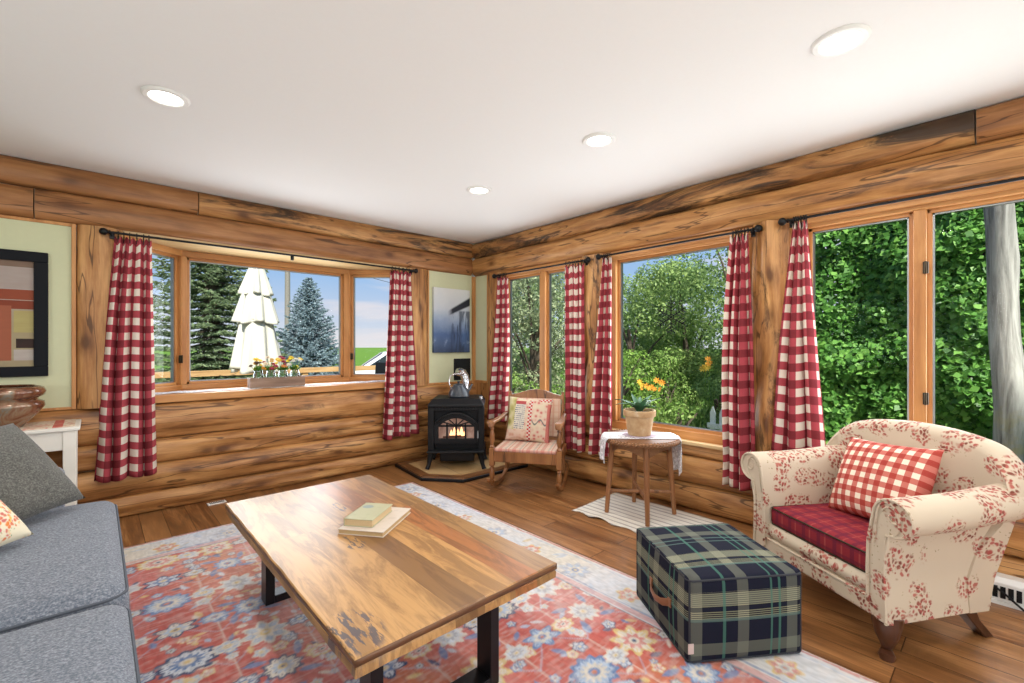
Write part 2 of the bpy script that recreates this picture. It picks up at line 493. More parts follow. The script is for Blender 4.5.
# right wall, nearest the corner: a pair of casements
window('pine window with two tall casements behind the rocking chair', (0,0,0), ROT_R,
       [(.50,1.66,1.98,2.05), (.50,1.66,.515,.58), (.50,.585,.58,1.98), (1.097,1.172,.58,1.98), (1.58,1.66,.58,1.98)],
       [(.585,1.097,.58,1.98), (1.172,1.58,.58,1.98)])
window('large pine picture window with snowflake ornament behind the side table', (0,0,0), ROT_R,
       [(1.89,3.13,1.975,2.05), (1.89,3.13,.515,.58), (1.89,2.015,.58,1.975), (3.01,3.13,.58,1.975)],
       [(2.015,3.01,.58,1.975)])
window('pine window with hinged casement behind the floral armchair', (0,0,0), ROT_R,
       [(3.36,5.30,1.975,2.05), (3.36,5.30,.515,.58), (3.36,3.45,.58,1.975), (3.958,4.012,.58,1.975), (4.62,4.72,.58,1.975), (5.2,5.3,.58,1.975)],
       [(3.45,3.958,.58,1.975), (4.012,4.62,.58,1.975), (4.72,5.2,.58,1.975)], hinge=((4.010,1.655),(4.010,.945)))
for i, (a0, a1) in enumerate(OPEN):
    o = MB().span(a0-.01, a1+.01, -.075, .02, .492, .517).build('trim_%d' % (i+1), M['pine_pale'], smooth=0, bevel=.004, rot=(0,0,ROT_R))
    tag(o, ('pine sill ledge under the window with two casements', 'pine sill ledge under the snowflake window', 'pine sill ledge under the window behind the armchair')[i], 'sill', kind='structure')
    o = MB().span(a0+.02, a1-.02, -.022, .0, 2.0, 2.025).build('trim_%d' % (i+5), M['pine'], smooth=0, bevel=.004, rot=(0,0,ROT_R))
    tag(o, ('thin pine head moulding over the window with two casements', 'thin pine head moulding over the snowflake window', 'thin pine head moulding over the window behind the armchair')[i], 'trim', kind='structure')

# bay window
BD = .40; CX0, CX1 = -2.80, -1.358
poly = [(BX0,-.05),(BX1,-.05),(BX1,.0),(CX1,BD+.08),(CX0,BD+.08),(BX0,0)]
bay = bpy.data.objects.new('trim_4', None); col.objects.link(bay); tag(bay, 'pine seat board and head board of the bay window', 'sill', kind='structure')
MB().prism(poly, .805, .862, 'xy').build('seat_board', M['pine'], bay, smooth=0, bevel=.006)
MB().prism([(BX0,-.008),(BX1,-.008),(BX1,.0),(CX1,BD+.08),(CX0,BD+.08),(BX0,0)], 2.035, 2.065, 'xy').build('head_board', M['pine_pale'], bay, smooth=0)
MB().prism([(BX0,.16),(BX1,.16),(CX1,BD+.1),(CX0,BD+.1)], 2.066, 2.3, 'xy').build('roof', M['outer'], bay, smooth=0)
window('wide middle pane of the bay window', (0,BD,0), 0,
       [(CX0,CX1,1.985,2.035), (CX0,CX1,.862,.905), (CX0,CX0+.037,.905,1.985), (CX1-.057,CX1,.905,1.985)],
       [(CX0+.037,CX1-.057,.905,1.985)])
wl = math.hypot(CX0-BX0, BD); ang = math.atan2(BD, CX0-BX0)
for lab, loc, rz in (('narrow angled bay casement beside the framed picture', (BX0,.0,0), ang),
                     ('narrow angled bay casement next to the waterfall canvas', (CX1,BD,0), -math.atan2(BD, BX1-CX1))):
    window(lab, loc, rz, [(0,wl,1.985,2.035), (0,wl,.862,.905), (0,.02,.905,1.985), (wl-.02,wl,.905,1.985)], [(.02,wl-.02,.905,1.985)],
           hinge=((wl-.03,1.12),) if rz > 0 else ((.035,1.12),))
# unseen windows behind and beside the camera, added to house the fill lights
for (a0, a1) in BACKW:
    window('unseen window added behind the camera to house a fill light', (0,YW-.08,0), 0, [(a0,a1,2.07,2.15),(a0,a1,.7,.78),(a0,a0+.08,.78,2.07),(a1-.08,a1,.78,2.07)], [(a0+.08,a1-.08,.78,2.07)])
window('unseen window added beside the sofa to house a fill light', (XW-.08,0,0), PI/2, [(-4.4,-2.2,2.07,2.15),(-4.4,-2.2,.7,.78),(-4.4,-4.32,.78,2.07),(-2.28,-2.2,.78,2.07)], [(-4.32,-2.28,.78,2.07)])

# ------------------------------------------------------------------ ceiling lights
M['lens'] = emit('lamp_lens', (1.0,.96,.90), 9.0)
def can(x, y, label):
    t = thing('recessed_light', label, 'ceiling light', (x,y,H), group='recessed ceiling lights')
    MB().lathe([(.066,-.004),(.072,-.010),(.090,-.010),(.098,-.003),(.098,.001),(.066,.001)], n=32, caps=False).build('trim_ring', M['white_metal'], t)
    MB().lathe([(.002,-.0035),(.064,-.0035),(.067,-.001),(.067,.001)], n=32).build('lens', M['lens'], t)
    l = bpy.data.lights.new('can_lamp', 'AREA'); l.shape = 'DISK'; l.size = .16; l.energy = CAN_W; l.color = (1.0,.94,.86)
    lo = bpy.data.objects.new('can_lamp', l); col.objects.link(lo); lo.location = (x,y,H-.02)
CAN_W = 8.0
can(-3.083,-1.547,'recessed ceiling light over the sofa end, nearest the framed picture')
can(-1.141,-1.538,'recessed ceiling light nearest the stove corner')
can(-1.155,-2.688,'recessed ceiling light in line with the snowflake window')
can(-1.158,-3.861,'recessed ceiling light above the floral armchair')
for x, y in ((-3.083,-2.69),(-3.083,-3.86),(-1.158,-5.0),(-3.083,-5.0)):
    can(x, y, 'recessed ceiling light outside the view, behind or over the camera')
def area(name, loc, rot, sx, sy, e, c):
    l = bpy.data.lights.new(name, 'AREA'); l.shape = 'RECTANGLE'; l.size = sx; l.size_y = sy; l.energy = e; l.color = c
    o = bpy.data.objects.new(name, l); col.objects.link(o); o.location = loc; o.rotation_euler = rot
    return o
DAY = (.90,.96,1.0)
for (a0, a1) in BACKW:  # added fill lamps behind the camera, tilted up to brighten the ceiling
    area('back_fill_light', ((a0+a1)/2, YW+.02, 1.42), (R(113),0,0), 1.6, 1.25, 36, DAY)
area('side_fill_light', (XW+.02,-3.3,1.42), (R(113),0,R(-90)), 2.0, 1.25, 30, DAY)  # added fill lamp from the unseen side, tilted up likewise
# daylight entering by the windows in view
area('bay_daylight', (-2.07,.36,1.38), (R(-90),0,0), 1.15, .85, 26, DAY)
area('casement_daylight', (.02,-1.08,1.29), (R(90),0,R(90)), .95, 1.3, 19, DAY)
area('picture_window_daylight', (.02,-2.51,1.28), (R(90),0,R(90)), .95, 1.3, 24, DAY)
area('armchair_window_daylight', (.02,-4.02,1.28), (R(90),0,R(90)), 1.1, 1.3, 30, DAY)

# ------------------------------------------------------------------ camera
cam = bpy.data.cameras.new('camera'); co_ = bpy.data.objects.new('camera', cam); col.objects.link(co_)
co_.location = (-3.337,-4.313,1.23); co_.rotation_euler = (R(90),0,R(-42.5))
cam.sensor_width = 36; cam.lens = 455/1024*36; cam.shift_y = 4.5/1024; cam.clip_start = .02; cam.clip_end = 600
scene.camera = co_
scene.view_settings.view_transform = 'Standard'; scene.view_settings.look = 'None'
scene.view_settings.gamma = 1.0; scene.view_settings.use_curve_mapping = False; scene.view_settings.exposure = 0.0
try:
    scene.cycles.use_denoising = True
    scene.cycles.max_bounces = 10; scene.cycles.diffuse_bounces = 5; scene.cycles.transparent_max_bounces = 16
    scene.cycles.sample_clamp_indirect = 6.0
except Exception: pass

# ------------------------------------------------------------------ sky and sun
w = bpy.data.worlds.new('sky'); scene.world = w; w.use_nodes = True
nt = w.node_tree; nt.nodes.clear()
wo = nt.nodes.new('ShaderNodeOutputWorld'); bg = nt.nodes.new('ShaderNodeBackground')
tc = nt.nodes.new('ShaderNodeTexCoord'); sp = nt.nodes.new('ShaderNodeSeparateXYZ')
nt.links.new(tc.outputs['Generated'], sp.inputs[0])
cr = nt.nodes.new('ShaderNodeValToRGB'); nt.links.new(sp.outputs[2], cr.inputs[0])
els = [(0,(.80,.84,.92)),(.04,(.70,.76,.90)),(.14,(.40,.60,.92)),(.5,(.26,.47,.88)),(1,(.22,.42,.85))]
while len(cr.color_ramp.elements) < len(els): cr.color_ramp.elements.new(.5)
for e, (p, c) in zip(cr.color_ramp.elements, els): e.position = p; e.color = (*c,1)
mp = nt.nodes.new('ShaderNodeMapping'); mp.inputs[3].default_value = (2.2,2.2,16); nt.links.new(tc.outputs['Generated'], mp.inputs[0])
cn = nt.nodes.new('ShaderNodeTexNoise'); cn.inputs['Scale'].default_value = 1.6; cn.inputs['Detail'].default_value = 5; nt.links.new(mp.outputs[0], cn.inputs['Vector'])
c2 = nt.nodes.new('ShaderNodeMapRange'); c2.interpolation_type = 'SMOOTHSTEP'; c2.inputs[1].default_value = .48; c2.inputs[2].default_value = .70; c2.inputs[4].default_value = .75
nt.links.new(cn.outputs['Fac'], c2.inputs[0])
mx = nt.nodes.new('ShaderNodeMix'); mx.data_type = 'RGBA'; mx.inputs[7].default_value = (.95,.86,.88,1)
nt.links.new(c2.outputs[0], mx.inputs[0]); nt.links.new(cr.outputs[0], mx.inputs[6])
nt.links.new(mx.outputs[2], bg.inputs[0]); bg.inputs[1].default_value = .95
nt.links.new(bg.outputs[0], wo.inputs[0])
s = bpy.data.lights.new('sun', 'SUN'); s.energy = 9.0; s.angle = R(4); s.color = (1.0,.95,.86)
so = bpy.data.objects.new('sun', s); col.objects.link(so)
so.rotation_euler = Vector((.35,.75,-.80)).to_track_quat('-Z','Y').to_euler()
# ------------------------------------------------------------------ curtain rods and curtains
def to_world(side):
    return (0,0,0 if side == 'L' else ROT_R)
def rod(side, s0, s1, z, label, mids=()):
    t = thing('curtain_rod', label, 'curtain rod', (0,0,0), to_world(side)[2], 'black curtain rods over the windows')
    d = -.09 if side == 'L' else -.10
    MB().tube([(s0,d,z),(s1,d,z)], .0085, 12).build('pole', M['iron'], t)
    for s, q in ((s0,-1),(s1,1)):
        pr = [(.006,0),(.014,.004),(.014,.010),(.009,.014),(.016,.020),(.024,.030),(.026,.040),(.022,.052),(.012,.060),(.004,.063)]
        Mx = Matrix.Translation((s,d,z)) @ Matrix.Rotation(PI/2*q, 4, 'Y')
        MB().lathe(pr, n=16, M=Mx).build('finial', M['iron'], t)
    for s in (s0+.006, s1-.006) + tuple(mids):
        b = MB(); b.tube([(s,d,z-.004),(s,d,z-.016),(s,d*.5,z-.02),(s,-.045,z-.02)], .006, 8); b.box((s,-.062,z-.015),(.026,.012,.05))
        b.build('bracket', M['iron'], t, bevel=.002)
    return t
rod('L', -3.255, -.880, 2.022, 'long black iron curtain rod across the bay window', (-2.06,))
rod('R', .53, 1.745, 1.998, 'black iron curtain rod over the two casements behind the rocking chair')
rod('R', 1.935, 3.155, 2.008, 'black iron curtain rod over the snowflake window')
rod('R', 3.375, 5.2, 2.024, 'black iron curtain rod over the window behind the armchair')

def curtain(side, label, top, bot, zt, zb, folds, seed, mid=None, n_ring=6, zrod=2.02):
    d0 = .09 if side == 'L' else .10
    rz = to_world(side)[2]
    r = random.Random(seed); ph = r.random()*6
    am = [r.uniform(.75,1.25) for _ in range(12)]
    wid = (bot[1]-bot[0]) * 1.75
    def fn(u, v):
        # v 0 = top, 1 = bottom
        s0 = lerp(top[0], bot[0], v); s1 = lerp(top[1], bot[1], v)
        if mid:
            k = math.sin(PI*min(1, v/.9)); s0 += mid[0]*k; s1 += mid[1]*k
        uu = u + .018*math.sin(2*PI*u*1.5+seed) + .01*math.sin(v*3+u*9+seed)*v
        s = lerp(s0, s1, uu)
        a = (.012 + .020*min(1, v*1.6)) * am[int(u*folds) % 12]
        wv = math.sin(2*PI*folds*u + ph + .5*math.sin(v*2.6+seed))
        y = -d0 + a*wv + .012*math.sin(u*5+v*2.2+seed) - .01*v
        s += .010*math.cos(2*PI*folds*u+ph)*min(1, v*2)
        z = lerp(zt, zb, v) + (.012*(1-v)**6)*math.cos(2*PI*n_ring*u) + .010*v*math.sin(2*PI*folds*u*.5+seed)
        return (s, y, z)
    mb = MB().grid(fn, 96, 60, lambda u, v: (u*wid + .013*seed, v*(zt-zb) + .01*seed))
    t = thing('curtain', label, 'curtain', (0,0,0), rz, 'red gingham curtains')
    mb.build('cloth', M['gingham'], t, smooth=180, solid=.003, recalc=False)
    for k in range(n_ring):
        u = (k+.5)/n_ring; p = fn(u, 0)
        b = MB(); b.ring((p[0], -d0, zrod), .016, .0028, 'x', 16, 6); b.tube([(p[0],-d0,zrod-.016),(p[0],p[1],p[2]+.004),(p[0],p[1],p[2]-.02)], .004, 6)
        b.build('curtain_ring', M['iron'], t)
    return t
curtain('L', 'red gingham curtain on the bay window beside the framed picture', (-3.238,-3.030), (-3.350,-3.005), 1.99, .295, 4, 1, (-.012,0))
curtain('L', 'red gingham curtain on the bay window beside the waterfall canvas', (-1.135,-.896), (-1.25,-.830), 1.992, .30, 4, 2, (.0,0))
curtain('R', 'red gingham curtain between the stove and the rocking chair', (.548,.69), (.375,.70), 1.968, .43, 3, 3, (.03,.02), zrod=1.998)
curtain('R', 'red gingham curtain just behind the rocking chair, on its window side', (1.515,1.726), (1.515,1.745), 1.968, .28, 3, 4, zrod=1.998)
curtain('R', 'narrow red gingham curtain just behind the potted plant', (1.953,2.03), (1.82,2.065), 1.978, .285, 2, 5, zrod=2.008, n_ring=4)
curtain('R', 'red gingham curtain between the snowflake window and the bare log post', (3.02,3.137), (2.972,3.19), 1.978, .265, 3, 6, (-.03,.01), zrod=2.008)
curtain('R', 'red gingham curtain right behind the arm of the floral armchair', (3.393,3.475), (3.265,3.575), 1.993, .55, 3, 7, (-.012,0), zrod=2.024)

# ------------------------------------------------------------------ generic cushions
def pillow_mb(w, h, t, pw=2.2, ears=.06, nu=34, sag=0.0):
    """pillow in local xz, thickness along y; front side is -y"""
    mb = MB()
    for sgn in (-1, 1):
        def fn(u, v, sgn=sgn):
            a, b = 2*u-1, 2*v-1
            edge = max(0, 1-abs(a)**pw)*max(0, 1-abs(b)**pw)
            th = t/2*edge**.5
            pull = 1 - ears*((1-abs(b)**2)*abs(a)**3)
            pull2 = 1 - ears*((1-abs(a)**2)*abs(b)**3)
            wr = .006*math.sin(a*7+b*3)*edge
            return (a*w/2*pull + sag*0, sgn*(th+wr*.5), b*h/2*pull2)
        mb.grid(fn, nu, nu, lambda u, v: (u*w, v*h))
    return mb
def weld(o, d=.0008):
    m = o.modifiers.new('w', 'WELD'); m.merge_threshold = d
    return o
def place(o, loc, fwd, up):
    """orient an object: local -y faces fwd, local z = up"""
    f = Vector(fwd).normalized(); z = Vector(up); z = (z - f*z.dot(f)).normalized(); y = -f; x = y.cross(z)
    Mx = Matrix((x, y, z)).transposed().to_4x4(); Mx.translation = Vector(loc)
    o.matrix_world = Mx
    return o

# ------------------------------------------------------------------ fabrics
def tweed(name, a, b_, c, scale=150):
    t = NT(name); co = t.coord()
    n1 = t.noise(co, scale, 2, .6); n2 = t.noise(co, 9, 3); n3 = t.noise(t.map(co, (60,500,500)), 1, 2)
    col_ = t.ramp(t.math('ADD', t.math('MULTIPLY', n1, .6), t.math('MULTIPLY', n3, .4)), [(.36, a), (.5, b_), (.64, c)])
    col_ = t.mix(t.math('MULTIPLY', n2, .25), col_, a)
    t.bump(n1, .35, .002)
    return t.set(col_, .95, 0, .1, sheen=.15)
M['sofa'] = tweed('grey_blue_sofa_fabric', (.080,.095,.125), (.165,.183,.220), (.31,.33,.37))
M['sofa_seam'] = plain('sofa_piping', (.07,.08,.10), .9)
M['grey_cushion'] = tweed('grey_brown_cushion_fabric', (.055,.056,.052), (.105,.103,.092), (.19,.188,.172))

# ------------------------------------------------------------------ sofa
sofa = thing('sofa', 'grey blue fabric sofa with two deep seat cushions', 'sofa', (-3.75,-2.35,0))
SO = Matrix.Translation((3.75,2.35,0))
def rbox(x0,x1,y0,y1,z0,z1,name,mat,par,bev=.03,sub=0,crown=0.0,n=10,M_=None,seg=4):
    if not crown:
        b = MB().span(x0,x1,y0,y1,z0,z1, M_)
        return b.build(name, mat, par, smooth=60, bevel=bev, seg=seg)
    b = MB()
    def dome(u, v, top):
        a, c = 2*u-1, 2*v-1
        k = (1-abs(a)**3.0)*(1-abs(c)**3.0)
        return k
    # superellipsoid-like cushion: sample a rounded box, then crown the top
    bm = bmesh.new(); bmesh.ops.create_cube(bm, size=1.0)
    for vtx in bm.verts: vtx.co = Vector((vtx.co.x*(x1-x0), vtx.co.y*(y1-y0), vtx.co.z*(z1-z0)))
    bmesh.ops.bevel(bm, geom=bm.edges[:], offset=bev, segments=5, profile=.5, affect='EDGES')
    bmesh.ops.subdivide_edges(bm, edges=[e for e in bm.edges if e.calc_length() > (x1-x0)*.4], cuts=n, use_grid_fill=True)
    bmesh.ops.triangulate(bm, faces=[f for f in bm.faces if len(f.verts) > 4])
    cx_, cy_, cz_ = (x0+x1)/2, (y0+y1)/2, (z0+z1)/2
    bm.verts.index_update()
    vs = []
    for vtx in bm.verts:
        a, c = vtx.co.x/((x1-x0)/2), vtx.co.y/((y1-y0)/2)
        k = max(0, 1-abs(a)**2.6)*max(0, 1-abs(c)**2.6)
        z = vtx.co.z + (crown*k if vtx.co.z > 0 else 0)
        bl = 1 + .02*(1-(2*vtx.co.z/(z1-z0))**2)
        vs.append((cx_+vtx.co.x*bl, cy_+vtx.co.y*bl, cz_+z))
    fs = [tuple(q.index for q in f.verts) for f in bm.faces]
    bm.free()
    return b.add(vs, fs, None, M_).build(name, mat, par, smooth=180)
def edge_cord(x0,x1,y0,y1,z,r,name,mat,par,M_,rad=.05):
    pts = []
    for cx_, cy_, a0 in ((x1-rad,y1-rad,0),(x0+rad,y1-rad,90),(x0+rad,y0+rad,180),(x1-rad,y0+rad,270)):
        for k in range(6):
            a = R(a0+90*k/5); pts.append((cx_+rad*math.cos(a), cy_+rad*math.sin(a), z))
    pts.append(pts[0])
    return MB().tube(pts, r, 6, M_).build(name, mat, par)
rbox(-4.30,-3.255,-3.46,-1.13,.07,.30,'base',M['sofa'],sofa,.03,M_=SO)
rbox(-4.55,-4.22,-3.62,-1.00,.10,.86,'backrest',M['sofa'],sofa,.08,M_=SO)
for y0, y1 in ((-1.22,-.98),(-3.70,-3.46)):
    rbox(-4.30,-3.45,y0,y1,.07,.62,'arm',M['sofa'],sofa,.05,M_=SO)
for (y0,y1,z1) in ((-2.385,-1.215,.458),(-3.46,-2.40,.432)):
    c = rbox(-4.22,-3.262,y0,y1,.295,z1,'seat_cushion',M['sofa'],sofa,.055,crown=.035,M_=SO)
    cd = edge_cord(-4.22,-3.259,y0-.002,y1+.002,z1-.035,.006,'piping',M['sofa_seam'],sofa,SO,.06)
    cd.parent = c
    cd = edge_cord(-4.22,-3.259,y0-.002,y1+.002,.335,.006,'piping',M['sofa_seam'],sofa,SO,.06); cd.parent = c
for y0, y1 in ((-2.33,-1.2),(-3.46,-2.37)):
    o = pillow_mb(1.0,.5,.22).build('back_cushion', M['sofa'], None, smooth=180); weld(o)
    o.matrix_world = Matrix.Translation((-4.10,(y0+y1)/2,.72)) @ Matrix.Rotation(R(90),4,'Z') @ Matrix.Rotation(R(-10),4,'X')
    mw = o.matrix_world.copy(); o.parent = sofa; o.matrix_parent_inverse = Matrix.Translation((3.75,2.35,0)); 
for x in (-4.4,-3.32):
    for y in (-3.55,-1.1):
        MB().lathe([(.02,.0125),(.03,.07)], (x,y,0), 12, SO).build('leg', M['steel_black'], sofa)

# grey pillow leaning in the sofa corner
o = pillow_mb(.50,.47,.15,2.4).build('throw_pillow', M['grey_cushion'], smooth=180); weld(o)
bdir = Vector((-.58,-.82,0)).normalized(); udir = Vector((-.527,.373,.766)).normalized()
nrm = bdir.cross(udir); nrm = nrm if nrm.z > 0 else -nrm
Rr = Vector((-3.375,-1.385,.515))
place(o, Rr + bdir*.24 + udir*.235, nrm, udir)
tag(o, 'plain grey brown pillow leaning in the corner of the sofa', 'pillow')

def floral(name, base, cols, scale, size=.30, leaf=(.30,.28,.12), dens=.62):
    """loose clusters of roses, in object space"""
    t = NT(name); co = t.coord()
    wv = t.noise(co, 14, 2, out='Color')
    wc = t.vadd(co, t.map(wv, (.05,.05,.05), (-.025,-.025,-.025)))
    big = t.noise(co, scale*.55, 2, .5)
    v = t.n('ShaderNodeTexVoronoi', feature='F1'); t.L(wc, v.inputs['Vector']); v.inputs['Scale'].default_value = scale
    rnd = t.sep(v.outputs['Color'])
    mask = t.math('MULTIPLY', t.sm(v.outputs['Distance'], size, size+.14, 1, 0), t.math('LESS_THAN', rnd[0], dens))
    v2 = t.n('ShaderNodeTexVoronoi', feature='F1'); t.L(wc, v2.inputs['Vector']); v2.inputs['Scale'].default_value = scale*6.5
    petal = t.sm(v2.outputs['Distance'], .30, .62, 1, 0)
    pc = t.ramp(t.sep(v2.outputs['Color'])[1], [(.1, cols[0]), (.5, cols[1]), (.9, cols[2])])
    v3 = t.n('ShaderNodeTexVoronoi', feature='F1'); t.L(wc, v3.inputs['Vector']); v3.inputs['Scale'].default_value = scale*7
    lm = t.math('MULTIPLY', t.sm(v.outputs['Distance'], size+.05, size+.25, 1, 0), t.math('MULTIPLY', t.sm(v3.outputs['Distance'], .12, .30, 1, 0), t.math('LESS_THAN', t.sep(v3.outputs['Color'])[0], .55)))
    lm = t.math('MULTIPLY', lm, t.math('LESS_THAN', rnd[0], dens+.08))
    c = t.mix(t.math('MULTIPLY', lm, .8), base, leaf)
    c = t.mix(t.math('MULTIPLY', t.math('MULTIPLY', mask, petal), .95), c, pc)
    wvv = t.noise(co, 300, 1); t.bump(wvv, .12, .001)
    return t.set(c, .88, 0, .15, sheen=.05)
M['floral_chair'] = floral('rose_chintz', (.57,.475,.36), ((.34,.050,.045),(.44,.13,.10),(.18,.035,.022)), 9.5, .44, (.20,.15,.06), .85)
M['floral_pillow'] = floral('bright_flower_print', (.72,.66,.50), ((.70,.20,.03),(.55,.10,.12),(.75,.45,.08)), 10, .46, (.12,.30,.12), .95)
o = pillow_mb(.42,.42,.16,2.2).build('throw_pillow', M['floral_pillow'], smooth=180); weld(o)
bd2 = Vector((-.62,-.78,0)).normalized(); ud2 = Vector((-.55,.40,.72)).normalized()
nn = bd2.cross(ud2); nn = nn if nn.z > 0 else -nn
place(o, Vector((-3.52,-1.83,.53)) + bd2*.20 + ud2*.19, nn, ud2)
tag(o, 'cream pillow printed with orange flowers on the sofa', 'pillow')

# ------------------------------------------------------------------ white side table with runner and bowl
tb = thing('console_table', 'white painted table behind the sofa, under the framed picture', 'table', (-3.92,-.27,0))
T0 = Matrix.Translation((3.92,.27,0))
MB().span(-4.42,-3.405,-.475,-.075,.715,.737,T0).build('tabletop', M['white_paint'], tb, smooth=0, bevel=.005)
ap = MB(); ap.span(-4.38,-3.44,-.455,-.435,.60,.715,T0); ap.span(-4.38,-3.44,-.115,-.095,.60,.715,T0)
ap.span(-3.45,-3.43,-.44,-.11,.60,.715,T0); ap.span(-4.40,-4.38,-.44,-.11,.60,.715,T0); ap.build('apron', M['white_paint'], tb, smooth=0, bevel=.003)
for x in (-4.395,-3.452):
    for y in (-.437,-.112):
        MB().prism([(x-.026,.0),(x+.026,.0),(x+.030,.715),(x-.030,.715)], y-.026, y+.026, 'xz', T0).build('leg', M['white_paint'], tb, smooth=0, bevel=.004)
def runner_mat():
    t = NT('red_and_cream_runner'); s = t.sep(t.coord())
    v = t.voro(t.coord(), 42); big = t.noise(t.coord(), 9, 2)
    c = t.ramp(v, [(.15,(.55,.13,.10)),(.35,(.70,.52,.40)),(.6,(.72,.62,.48))])
    band = stripes(t, s[0], [(.40,.022),(-.40,.022)])
    c = t.mix(band, c, (.55,.14,.11)); c = t.mix(t.math('MULTIPLY', t.sm(big,.5,.62), .5), c, (.6,.30,.22))
    return t.set(c, .9, 0, .1)
o = MB().span(-.475,.475,-.17,.17,0,.004).build('table_runner', runner_mat(), smooth=0, loc=(-3.905,-.265,.7375)); tag(o, 'red and cream patterned runner lying on the white table', 'table runner')
def bowl_mat():
    t = NT('lustre_glaze'); co = t.coord()
    n = t.noise(co, 9, 4, .6, 1.2); z = t.sep(co)[2]
    c = t.ramp(n, [(.32,(.06,.022,.010)),(.47,(.20,.075,.035)),(.58,(.27,.17,.10)),(.70,(.22,.25,.22))])
    return t.set(c, .22, .25, .6, .5, .1)
o = MB().lathe([(.001,.0),(.085,.0),(.095,.012),(.150,.075),(.182,.125),(.178,.150),(.150,.164),(.148,.172),(.178,.188),(.186,.212),(.176,.238),(.140,.248),(.132,.242),(.160,.222),(.150,.16),(.09,.06),(.001,.03)], n=48, caps=False).build('bowl', bowl_mat(), smooth=60, loc=(-3.745,-.27,.742))
tag(o, 'round brown lustre glazed pottery bowl with a waist, on the runner', 'bowl')

# ------------------------------------------------------------------ framed picture and canvas
def barn_mat():
    t = NT('barn_painting'); s = t.sep(t.coord()); co = t.coord()
    def rect(x0,x1,z0,z1):
        a = t.math('MULTIPLY', t.math('GREATER_THAN', s[0], x0), t.math('LESS_THAN', s[0], x1))
        b = t.math('MULTIPLY', t.math('GREATER_THAN', s[2], z0), t.math('LESS_THAN', s[2], z1))
        return t.math('MULTIPLY', a, b)
    n = t.noise(t.map(co,(6,1,30)), 1, 4, .6)
    c = t.mix(t.sm(s[2],-.1,.2), (.55,.50,.30), (.62,.60,.58))
    c = t.mix(rect(-.1,.3,.16,.30), c, (.60,.55,.50)); c = t.mix(rect(.08,.3,.30,.34), c, (.30,.22,.16))
    c = t.mix(rect(-.6,.3,.09,.155), c, (.42,.10,.045)); c = t.mix(rect(-.6,.3,.03,.085), c, (.34,.075,.035))
    c = t.mix(rect(.13,.20,-.30,.05), c, (.52,.17,.09)); c = t.mix(rect(.22,.30,-.22,-.16), c, (.02,.02,.02))
    c = t.mix(rect(.02,.12,-.06,.02), c, (.60,.58,.22)); c = t.mix(rect(.05,.11,-.24,-.10), c, (.10,.06,.04))
    c = t.mix(rect(.21,.30,-.12,.02), c, (.66,.62,.25)); c = t.mix(rect(-.6,0,-.3,.02), c, (.12,.07,.05))
    c = t.mix(rect(.02,.12,-.30,-.25), c, (.70,.68,.62)); c = t.mix(rect(.21,.30,-.30,-.23), c, (.70,.68,.62))
    c = t.mix(t.math('MULTIPLY', n, .35), c, (.22,.09,.06)); c = t.mix(1.0, c, (.66,.62,.62), 'MULTIPLY')
    return t.set(c, .5, 0, .15)
pf = thing('framed_picture', 'painting of red barn timbers in a wide black frame', 'picture', (-3.93,-.012,1.437))
fr = MB(); W_, H_ = .365, .405; bw = .066
fr.span(-W_,W_,-.028,.0,H_-bw,H_); fr.span(-W_,W_,-.028,0,-H_,-H_+bw); fr.span(-W_,-W_+bw,-.028,0,-H_+bw,H_-bw); fr.span(W_-bw,W_,-.028,0,-H_+bw,H_-bw)
fr.build('frame', plain('matt_black_frame', (.006,.007,.010), .6, 0, .15), pf, smooth=0, bevel=.004)
MB().span(-W_+bw,W_-bw,-.012,-.002,-H_+bw,H_-bw).build('painting', barn_mat(), pf, smooth=0)
def canvas_mat():
    t = NT('waterfall_photo_print'); s = t.sep(t.coord()); co = t.coord()
    n = t.noise(t.map(co,(14,1,2.2)), 1, 5, .65, .6); m = t.noise(co, 7, 4, .6)
    zz = t.math('ADD', s[2], t.math('MULTIPLY', t.math('SUBTRACT', m, .5), .16))
    c = t.ramp(t.math('ADD', t.math('MULTIPLY', zz, 1.25), .5), [(.0,(.015,.03,.075)),(.14,(.05,.085,.17)),(.30,(.06,.11,.24)),(.48,(.22,.29,.42)),(.66,(.46,.50,.55)),(.95,(.62,.63,.62))])
    # dark rock shelf on the side with water strands under it
    shelf = t.math('MULTIPLY', t.sm(t.math('ADD', s[0], t.math('MULTIPLY', t.math('SUBTRACT', m, .5), .10)), -.07, .0), t.math('MULTIPLY', t.sm(t.math('SUBTRACT', s[2], t.math('MULTIPLY', s[0], .42)), .065, .09), t.sm(t.math('SUBTRACT', s[2], t.math('MULTIPLY', s[0], .55)), .125, .155, 1, 0)))
    c = t.mix(shelf, c, (.008,.012,.022))
    str_ = t.math('MULTIPLY', t.math('MULTIPLY', t.sm(s[0], -.06, .03), t.sm(s[2], .10, .13, 1, 0)), t.sm(n, .46, .60))
    c = t.mix(t.math('MULTIPLY', str_, .75), c, (.012,.02,.045))
    foam = t.math('MULTIPLY', t.sm(s[2], -.16, -.28, 0, 1), t.sm(m, .55, .7))
    c = t.mix(t.math('MULTIPLY', foam, .5), c, (.45,.55,.70))
    return t.set(c, .45, 0, .35)
cv = MB().span(-.248,.248,-.032,0,-.362,.362).build('canvas_print', canvas_mat(), smooth=0, bevel=.003, loc=(-.345,-.014,1.518))
tag(cv, 'blue grey waterfall canvas hanging on the sage panel above the stove', 'picture')
